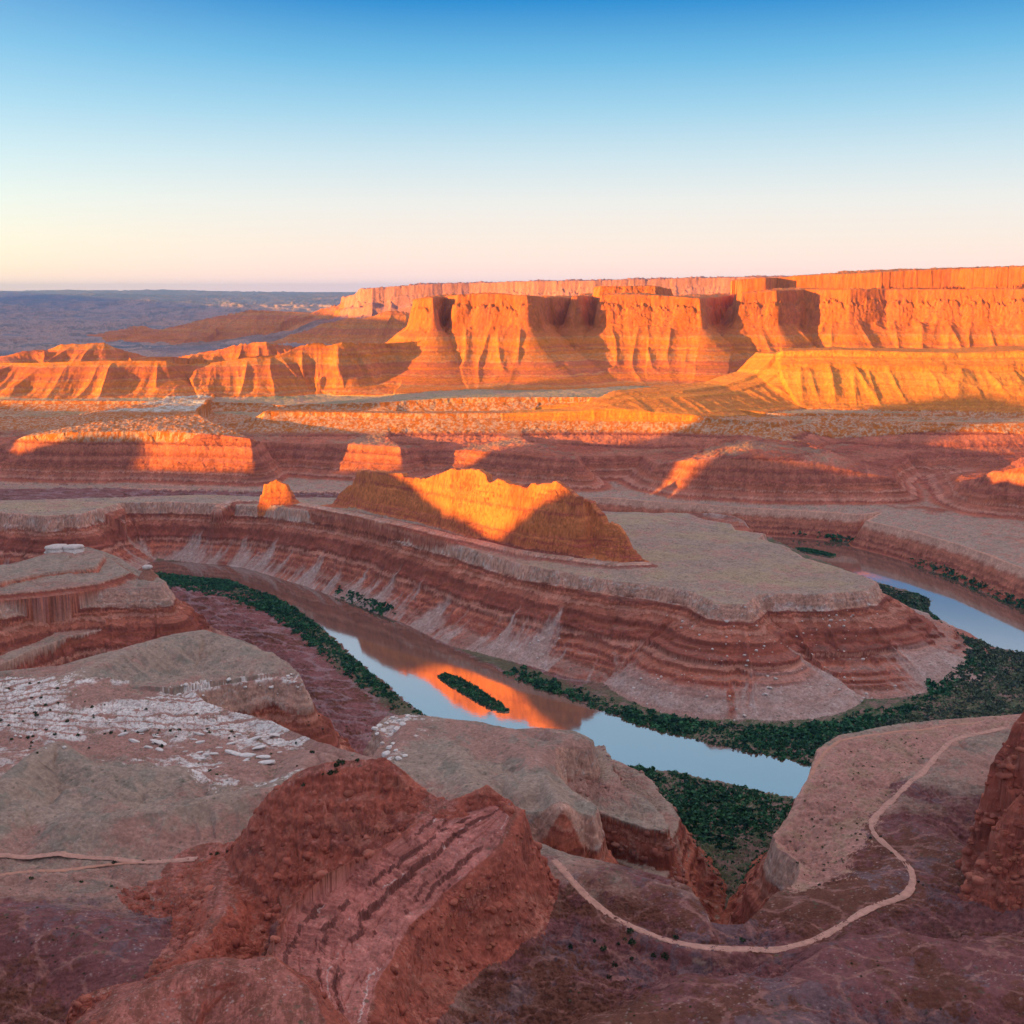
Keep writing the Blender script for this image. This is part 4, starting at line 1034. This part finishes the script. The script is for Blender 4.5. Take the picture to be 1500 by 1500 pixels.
def road(name, pix, width, mat, label):
    P = np.array(ROAD_XY[pix])
    seg = np.concatenate([[0], np.cumsum(np.hypot(*np.diff(P, axis=0).T))])
    t = np.arange(0, seg[-1], 2.0)
    k = np.exp(-.5 * (np.arange(-9, 10) / 4.) ** 2); k /= k.sum()
    Q = []
    for a in range(2):
        v = np.interp(t, seg, P[:, a]); v = np.convolve(np.pad(v, 9, mode='reflect', reflect_type='odd'), k, 'valid'); Q.append(v)
    Q = np.stack(Q, -1); T = np.gradient(Q, axis=0); T /= np.linalg.norm(T, axis=1)[:, None]; Nn = np.stack([-T[:, 1], T[:, 0]], -1)
    w = width * (1 + .12 * np.sin(t / 23) + .10 * np.sin(t / 7.3) + .12 * S(FBM2, t / 90, t * 0 + .3))
    offs = np.array([-1.12, -.85, -.5, 0, .5, .85, 1.12]); V = []
    zc = height(Q[:, 0], Q[:, 1]); zc = np.convolve(np.pad(zc, 9, mode='edge'), k, 'valid')
    zr_ = np.max([height(Q[:, 0] + Nn[:, 0] * o * w / 2, Q[:, 1] + Nn[:, 1] * o * w / 2) for o in offs], 0)
    zr_ = np.maximum(np.convolve(np.pad(zr_, 9, mode='edge'), k, 'valid'), zr_ - .15)
    for o in offs:
        p = Q + Nn * (o * w / 2)[:, None]
        z = np.maximum(zc + .10, zr_ - .12) + .14 + .07 * np.cos(o * 7) * (abs(o) < .9) - (abs(o) > .95) * .5
        V.append(np.column_stack([p, z]))
    V = np.stack(V, 1).reshape(-1, 3); m = len(offs); ii = np.arange(len(t) - 1)
    F = np.concatenate([np.stack([ii * m + k_, (ii + 1) * m + k_, (ii + 1) * m + k_ + 1, ii * m + k_ + 1], -1) for k_ in range(m - 1)])
    return finish(mesh_np(name, V, F, mat, True), label, 'dirt road', ST)
road('dirt_road', 0, 5.2, MAT_ROAD, 'pale dusty dirt road winding round the head of the side canyon at lower right')
road('dirt_road', 1, 5.0, MAT_ROAD, 'pale dirt road below the grey rounded hills at the left edge')
road('dirt_track', 2, 3.6, MAT_TRACK, 'faint red track along the rim of the sandy bench above the river')
road('dirt_track', 3, 3.0, MAT_TRACK, 'faint narrow track branching off below the left dirt road')

# ------------------------------------------------------------------ bushes
def leaf_mat(name, col):
    m, nd, lk, b = new_mat(name)
    geo = N(nd, 'ShaderNodeNewGeometry'); n1 = N(nd, 'ShaderNodeTexNoise'); n1.inputs['Scale'].default_value = .09; n1.inputs['Detail'].default_value = 4
    lk.new(geo.outputs['Position'], n1.inputs['Vector'])
    r = N(nd, 'ShaderNodeValToRGB'); r.color_ramp.elements[0].position = .35; r.color_ramp.elements[1].position = .68
    r.color_ramp.elements[0].color = (col[0] * .45, col[1] * .5, col[2] * .7, 1); r.color_ramp.elements[1].color = (col[0] * 1.6, col[1] * 1.45, col[2] * 1.2, 1)
    lk.new(n1.outputs['Fac'], r.inputs[0])
    mx = N(nd, 'ShaderNodeMix', data_type='RGBA', blend_type='MULTIPLY'); mx.inputs['Factor'].default_value = 1
    mr = N(nd, 'ShaderNodeMapRange'); mr.inputs['To Min'].default_value = .55; mr.inputs['To Max'].default_value = 1.5
    lk.new(geo.outputs['Random Per Island'], mr.inputs['Value'])
    lk.new(r.outputs[0], mx.inputs['A']); lk.new(mr.outputs[0], mx.inputs['B'])
    lk.new(mx.outputs['Result'], b.inputs['Base Color']); b.inputs['Roughness'].default_value = .8; b.inputs['Specular IOR Level'].default_value = .15
    return m
MAT_WILLOW = leaf_mat('riverside_leaves', (.030, .105, .052))
MAT_GREYLEAF = leaf_mat('grey_green_leaves', (.085, .115, .075))
MAT_SHRUB = leaf_mat('dry_shrub_leaves', (.062, .078, .036))
MAT_JUNIPER = leaf_mat('juniper_leaves', (.026, .055, .024))
def leaf_cloud(C, Rr, Hh, k, g, size=.55):
    """k leaf clumps round each centre: quads spread through a dome"""
    n = len(C); M = n * k
    th = g.random(M) * 2 * np.pi; ph = np.arccos(g.random(M) * 1.15 - .15); rr = g.uniform(.55, 1.05, M)
    Rk = np.repeat(Rr, k); Hk = np.repeat(Hh, k)
    c = np.repeat(C, k, 0) + np.stack([np.cos(th) * np.sin(ph) * rr * Rk, np.sin(th) * np.sin(ph) * rr * Rk, np.maximum(np.cos(ph) * rr, .02) * Hk], -1)
    a = g.standard_normal((M, 3)); a /= np.linalg.norm(a, axis=1)[:, None]
    bb = np.cross(a, g.standard_normal((M, 3))); bb /= np.linalg.norm(bb, axis=1)[:, None]
    s = (size * Rk * g.uniform(.6, 1.3, M))[:, None]
    V = np.stack([c + a * s, c + bb * s * .8, c - a * s, c - bb * s * .8], 1).reshape(-1, 3)
    return V, np.arange(M * 4).reshape(M, 4)
def thicket(name, poly, spacing, rad, mat, label, seed, k=13, patch=.0, wet=0.5, zmax=13.):
    g = np.random.default_rng(seed)
    Pw = [at_z(*p, 2.)[:2] for p in poly]; A = np.array(Pw); lo, hi = A.min(0), A.max(0)
    n = int((hi - lo).prod() / spacing ** 2)
    q = lo + (hi - lo) * g.random((n, 2))
    nx = 8 * S(FBM2, q[:, 0] / 160, q[:, 1] / 160); ny = 8 * S(FBM2, q[:, 0] / 160 + .5, q[:, 1] / 160)
    q = q[inside(q[:, 0] + nx, q[:, 1] + ny, Pw)]
    if patch:
        q = q[S(FBM2, q[:, 0] / 260, q[:, 1] / 260) + .6 * S(FINE, q[:, 0] / 300, q[:, 1] / 300) > patch]
    q = q[S(FBM2, q[:, 0] / 200 + .3, q[:, 1] / 200) + .5 * S(FINE, q[:, 0] / 300, q[:, 1] / 300 + .4) > -1.15]
    z = height(q[:, 0], q[:, 1]); ok = (z > wet) & (z < zmax); q = q[ok]; z = z[ok]
    r = rad * g.uniform(.55, 1.35, len(q)) * (1 + .25 * S(FBM, q[:, 0] / 300, q[:, 1] / 300))
    V, F = leaf_cloud(np.column_stack([q, z - .2]), r, r * g.uniform(.8, 1.5, len(q)), k, g)
    return finish(mesh_np(name, V, F, mat, False), label, 'bushes', 'stuff')
thicket('riverside_bushes', [(228, 839), (330, 849), (402, 872), (441, 896), (470, 918), (500, 945), (520, 966), (560, 998), (605, 1034), (660, 1060), (640, 1062), (598, 1040), (556, 1016), (520, 995), (478, 960), (438, 930), (390, 896), (330, 876), (236, 864)],
        3.2, 2.7, MAT_WILLOW, 'green bushes along the near bank of the left river arm', 1)
thicket('riverside_bushes', [(496, 864), (530, 874), (582, 896), (575, 903), (535, 889), (500, 871)], 3.0, 2.6, MAT_WILLOW, 'short strip of green bushes at the foot of the far bank of the left river arm', 2, wet=-1)
thicket('riverside_bushes', [(735, 978), (760, 982), (850, 1013), (950, 1046), (1010, 1056), (1100, 1066), (1200, 1064), (1250, 1052), (1330, 1034), (1380, 1004), (1408, 962), (1412, 975), (1392, 1012), (1350, 1040), (1290, 1064), (1230, 1090), (1190, 1122), (1120, 1107), (1040, 1090), (950, 1067), (870, 1037), (800, 1012)],
        3.3, 2.8, MAT_WILLOW, 'dense green bushes round the foot of the peninsula beside the river', 3, wet=-1)
thicket('riverside_bushes', [(1286, 858), (1345, 871), (1366, 882), (1359, 898), (1376, 921), (1410, 936), (1440, 946), (1500, 958), (1620, 985), (1620, 1100), (1180, 1100), (1290, 1062), (1350, 1040), (1392, 1010), (1412, 970), (1385, 935), (1330, 905), (1288, 880)],
        4.0, 3.0, MAT_GREYLEAF, 'grey green scrub covering the flat beside the right river arm', 4, k=12)
thicket('riverside_bushes', [(1286, 856), (1345, 871), (1366, 882), (1359, 898), (1376, 921), (1400, 934), (1430, 960), (1460, 985), (1420, 1000), (1395, 940), (1340, 905), (1288, 880)],
        4.2, 2.7, MAT_WILLOW, 'dark green bushes on the point beside the right river arm', 14, k=12)
thicket('riverside_bushes', [(905, 1112), (935, 1124), (1000, 1134), (1080, 1151), (1152, 1168), (1180, 1175), (1190, 1210), (1150, 1230), (1110, 1260), (1050, 1262), (985, 1235), (960, 1190)],
        3.4, 2.9, MAT_WILLOW, 'dark green thicket at the mouth of the side canyon below the near cliffs', 5, zmax=70.)
thicket('scattered_scrub', [(960, 1215), (1130, 1220), (1120, 1300), (1092, 1345), (1045, 1350), (1010, 1290)], 4.6, 1.7, MAT_WILLOW, 'scattered dark scrub on the floor of the side canyon', 6, k=10, patch=-.1, zmax=70.)
thicket('riverside_bushes', [(1085, 774), (1160, 783), (1250, 795), (1292, 803), (1352, 828), (1402, 848), (1452, 870), (1500, 891), (1620, 930), (1620, 922), (1500, 882), (1452, 861), (1402, 840), (1352, 820), (1292, 797), (1250, 790), (1160, 778)],
        3.4, 2.8, MAT_WILLOW, 'green bushes along the foot of the far wall of the right river arm', 7, wet=-1)
# river islands: low sand bars under bushes
def island(poly, label, seed):
    Pw = np.array([at_z(*p, .3)[:2] for p in poly]); n = len(Pw); c = Pw.mean(0)
    rings = [(1.06, -.4), (1.0, .35), (.75, 1.0), (.0, 1.3)]
    V = np.array([[*(c + (p - c) * f), z] for f, z in rings for p in Pw], np.float32)
    i = np.arange(n); F = np.concatenate([np.stack([i + k * n, (i + 1) % n + k * n, (i + 1) % n + (k + 1) * n, i + (k + 1) * n], -1) for k in range(3)])
    ob = finish(mesh_np('river_island', V, F, simple_mat('river_sand', (.22, .15, .10))), label[0], 'island', ST)
    g = np.random.default_rng(seed); lo, hi = Pw.min(0), Pw.max(0)
    q = lo + (hi - lo) * g.random((int((hi - lo).prod() / 5.5), 2)); q = q[inside(q[:, 0], q[:, 1], [tuple(p) for p in Pw])]
    r = 2.2 * g.uniform(.6, 1.3, len(q))
    V, F = leaf_cloud(np.column_stack([q, np.full(len(q), .6)]), r, r * 1.2, 13, g)
    finish(mesh_np('riverside_bushes', V, F, MAT_WILLOW, False), label[1], 'bushes', 'stuff')
island([(641, 990), (652, 987), (672, 993), (700, 1008), (730, 1028), (746, 1040), (740, 1044), (720, 1039), (690, 1022), (660, 1005)], ('narrow sand bar island in the left river arm', 'green bushes covering the narrow island in the left river arm'), 8)
island([(1165, 803), (1180, 803), (1205, 808), (1224, 813), (1218, 816), (1195, 812), (1170, 807)], ('small sand bar in the far reach of the right river arm', 'green bushes on the small bar in the far reach of the right river arm'), 9)

# ------------------------------------------------------------------ single shrubs, junipers and boulders
import bmesh
SHRUBS = []
for v in range(4):
    g = np.random.default_rng(100 + v)
    V, F = leaf_cloud(np.array([[0, 0, -.05], [.3, .1, -.05], [-.2, -.3, -.05]]), np.array([1., .7, .65]), np.array([.9, .75, .6]), 34, g, .26)
    me = {}
    for nm, mt in (('shrub', MAT_SHRUB), ('juniper', MAT_JUNIPER)):
        o = mesh_np(nm, V * ([1, 1, 1] if nm == 'shrub' else [1, 1, 1.35]), F, mt, False); me[nm] = o.data; bpy.data.objects.remove(o)
    SHRUBS.append(me)
def scatter(pix, size, name, label, cat, group, seed, lo=.6, hi=1.4):
    g = random.Random(seed)
    for p in ground_at(pix):
        o = bpy.data.objects.new(name, SHRUBS[g.randrange(4)][name]); COL.objects.link(o)
        s = size * g.uniform(lo, hi); o.scale = (s, s, s * g.uniform(.8, 1.15)); o.location = p; o.rotation_euler = (0, 0, g.uniform(0, 6.28))
        finish(o, label, cat, None, group)
scatter(pix_in([(1210, 1110), (1300, 1085), (1400, 1075), (1330, 1130), (1268, 1200), (1250, 1260), (1180, 1295), (1150, 1230)], 120, 50), .95, 'shrub', 'small dull shrub on the sandy bench between the dirt road and the gorge', 'shrub', 'shrubs on the sandy bench', 1)
scatter([(906, 1383), (925, 1405), (901, 1414), (893, 1431), (923, 1365), (836, 1391), (915, 1376), (958, 1400), (975, 1402), (884, 1390), (870, 1378), (1088, 1378), (990, 1375), (925, 1382)], 2.0, 'juniper', 'dark green juniper bush beside the road at the bottom centre', 'juniper', 'junipers by the road bend', 2)
scatter([(308, 1251), (318, 1252), (333, 1248), (211, 1262), (235, 1260), (167, 1265), (163, 1299), (46, 1287), (119, 1292), (67, 1292)], 1.6, 'juniper', 'dark bush along the dirt road at the left edge', 'juniper', 'bushes by the left road', 3)
scatter(np.concatenate([pix_in([(0, 1020), (240, 1030), (440, 1090), (540, 1110), (440, 1160), (330, 1150), (160, 1100), (0, 1120)], 60, 51), pix_in([(0, 1000), (100, 1000), (110, 1090), (0, 1120)], 14, 52)]), 1.7, 'juniper', 'dark bush growing among the white rock ledges at left', 'juniper', 'bushes among the white ledges', 4)
scatter(pix_in([(430, 1010), (560, 1045), (545, 1095), (450, 1070)], 22, 53), 1.3, 'shrub', 'small shrub on the red slope between the white ledge and the grey dome', 'shrub', 'shrubs on the red slope', 5)
scatter(pix_in([(780, 1400), (1000, 1420), (1300, 1400), (1480, 1440), (1480, 1490), (800, 1490)], 45, 54), .7, 'shrub', 'tiny shrub on the dark slickrock at the bottom right', 'shrub', 'shrubs on the slickrock', 6)
scatter(pix_in([(0, 1300), (140, 1300), (250, 1350), (150, 1430), (0, 1430)], 30, 55), .7, 'shrub', 'tiny shrub on the brown slope at the lower left', 'shrub', 'shrubs on the brown slope', 7)
scatter([(1345, 1292), (1352, 1297), (1306, 1250), (1290, 1226), (1275, 1228), (1200, 1297), (1222, 1290)], 1.3, 'juniper', 'dark green bush at the bend of the dirt road at right', 'juniper', 'bushes at the right road bend', 8)

MAT_PALE = simple_mat('pale_boulder', (.55, .46, .42), var=.2, scale=.5)
MAT_WHITE = simple_mat('white_sandstone', (.63, .57, .53), var=.15, scale=.4)
MAT_REDB = simple_mat('red_boulder', (.30, .10, .062), var=.25, scale=.5)
def rock_mesh(seed, flat=.75):
    g = np.random.default_rng(seed); bm = bmesh.new()
    P = g.standard_normal((26, 3)); P /= np.linalg.norm(P, axis=1)[:, None]; P *= g.uniform(.8, 1.1, (26, 1)); P[:, 2] *= flat
    P = np.sign(P) * np.abs(P) ** .8
    for p in P: bm.verts.new(p)
    bmesh.ops.convex_hull(bm, input=bm.verts)
    bmesh.ops.bevel(bm, geom=bm.edges[:], offset=.08, segments=1, affect='EDGES')
    me = bpy.data.meshes.new('boulder'); bm.to_mesh(me); bm.free()
    return me
ROCKS = {}
for key, mt in (('pale', MAT_PALE), ('white', MAT_WHITE), ('red', MAT_REDB)):
    ROCKS[key] = []
    for v in range(6):
        me = rock_mesh(200 + v, .7 if key != 'white' else .55); me.materials.append(mt); ROCKS[key].append(me)
def boulders(pix, size, key, label, group, seed, lo=.4, hi=1.5, sx=1.0, name='boulder', cat='boulder'):
    g = random.Random(seed)
    for p in ground_at(pix):
        o = bpy.data.objects.new(name, ROCKS[key][g.randrange(6)]); COL.objects.link(o)
        s = size * (lo + (hi - lo) * g.random() ** 2.2)
        o.scale = (s * g.uniform(.8, 1.4) * sx, s * g.uniform(.8, 1.2), s * g.uniform(.7, 1.1)); o.rotation_euler = (g.uniform(-.3, .3), g.uniform(-.3, .3), g.uniform(0, 6.28) if sx == 1 else g.uniform(-.4, .4))
        o.location = (p[0], p[1], p[2] + .22 * s)
        finish(o, label, cat, None, group)
boulders(np.concatenate([pix_in([(900, 1010), (1000, 950), (1100, 930), (1250, 950), (1330, 1000), (1250, 1035), (1080, 1055), (960, 1045)], 110, 61), pix_in([(960, 895), (1280, 880), (1300, 940), (1100, 950), (980, 930)], 60, 62)]),
         2.0, 'pale', 'pale angular boulder fallen on the talus below the peninsula rim', 'pale boulders on the peninsula talus', 1)
boulders(pix_in([(700, 900), (820, 930), (880, 980), (760, 960)], 12, 63), 1.6, 'pale', 'pale boulder on the long red slope above the left river arm', 'pale boulders on the red slope', 2)
boulders([(556, 1064), (566, 1060), (575, 1052), (585, 1056), (597, 1050), (553, 1077), (562, 1072), (572, 1078), (582, 1070), (560, 1090), (570, 1096), (580, 1100), (566, 1106), (590, 1062), (549, 1068), (576, 1090), (584, 1112), (593, 1108)],
         4.2, 'white', 'white rounded sandstone block on the rim left of the grey dome', 'white blocks beside the grey dome', 3, lo=.6, hi=1.2, name='sandstone_block', cat='rock block')
boulders(np.concatenate([pix_in([(300, 998), (432, 988), (442, 1010), (430, 1022), (330, 1005)], 18, 64), pix_in([(260, 1005), (300, 1005), (300, 1030), (262, 1025)], 8, 65)]), 2.2, 'white', 'white block on the ledge rim above the red bay at left', 'white blocks above the red bay', 4, name='sandstone_block', cat='rock block')
boulders(pix_in([(170, 1060), (330, 1060), (430, 1075), (420, 1120), (260, 1110), (180, 1090)], 45, 66), 2.6, 'white', 'long white sandstone slab among the ledges at left', 'white slabs among the ledges', 5, lo=.5, hi=1.5, sx=2.4, name='flat_rock', cat='flat rock')
boulders(pix_in([(0, 1000), (110, 1010), (150, 1090), (60, 1100), (0, 1080)], 26, 67), 1.9, 'white', 'white block on the scrubby white slope at the left edge', 'white blocks at the left edge', 6, name='sandstone_block', cat='rock block')
boulders(pix_in([(600, 1330), (700, 1290), (780, 1300), (760, 1380), (640, 1440)], 70, 68), 1.7, 'red', 'dark red boulder at the foot of the tilted slab', 'red boulders under the slab', 7)
boulders(pix_in([(1420, 1235), (1500, 1240), (1500, 1282), (1440, 1280)], 26, 69), 1.9, 'red', 'dark red boulder at the foot of the right cliff', 'red boulders under the right cliff', 8)

# ------------------------------------------------------------------ balanced rock on the left promontory
base = ground_at([(217, 846)])[0]
hd = bpy.data.objects.new('balanced_rock', None); COL.objects.link(hd); hd.location = base
finish(hd, 'knob of rock balanced on a red pedestal at the tip of the left bench', 'balanced rock')
def lathe(name, prof, mat, seed, parent, n=28):
    g = np.random.default_rng(seed); V = []; ph = g.random(4) * 6.28
    for r, z in prof:
        for k in range(n):
            t = 2 * math.pi * k / n; w = 1 + .12 * math.sin(2 * t + ph[0] + z * .2) + .07 * math.sin(5 * t + ph[1] + z * .5) + .03 * g.standard_normal()
            V.append((r * w * math.cos(t) * 1.25, r * w * math.sin(t), z))
    F = [[a * n + k, a * n + (k + 1) % n, (a + 1) * n + (k + 1) % n, (a + 1) * n + k] for a in range(len(prof) - 1) for k in range(n)]
    return mesh_np(name, np.array(V), np.array(F), mat, True, None, parent)
lathe('pedestal', [(22, -14), (17, -4), (13, 2), (9.5, 6), (7.5, 9), (6, 12), (4.5, 14), (3.4, 15.2), (.1, 15.4)], simple_mat('red_pedestal', (.30, .13, .09)), 5, hd)
lathe('cap_boulder', [(.1, 14.6), (3.6, 15), (5.6, 16.6), (6.0, 18.6), (5.0, 20.6), (3.0, 21.8), (.1, 22.2)], MAT_PALE, 6, hd)
b2 = ground_at([(97, 806)])[0]
cr = bpy.data.objects.new('caprock', None); COL.objects.link(cr); cr.location = b2
finish(cr, 'pair of low pale caprock blocks crowning the left bench', 'caprock')
for dx, w in ((-16, 15), (13, 13)):
    o = lathe('block', [(w * 1.15, -4), (w, 2), (w * .92, 4), (w, 5), (w * .9, 8), (w * .5, 9.5), (.1, 10)], MAT_PALE, int(w), cr); o.location = (dx, 0, 0)

# ------------------------------------------------------------------ the air
hz, nd, lk, b = new_mat('haze'); nd.remove(b)
pv = N(nd, 'ShaderNodeVolumePrincipled'); pv.inputs['Color'].default_value = (.28, .52, 1, 1); pv.inputs['Density'].default_value = HAZE; pv.inputs['Anisotropy'].default_value = .55
lk.new(pv.outputs[0], nd['Material Output'].inputs['Volume'])
zmin = float(min(H.min(), -5)) - 1.5
x0, x1, y0, y1, z0_, z1_ = -118000, 118000, -30000, 61000, zmin - 250, max(float(H.max()), 900) + 10
V = np.array([(x, y, z) for z in (z0_, z1_) for y in (y0, y1) for x in (x0, x1)], np.float32)
finish(mesh_np('haze', V, np.array([[0, 2, 3, 1], [4, 5, 7, 6], [0, 1, 5, 4], [2, 6, 7, 3], [0, 4, 6, 2], [1, 3, 7, 5]]), hz, False), 'thin blue haze filling the air over the whole canyon', 'haze', 'stuff')
print('done', round(time.time() - T0, 1))
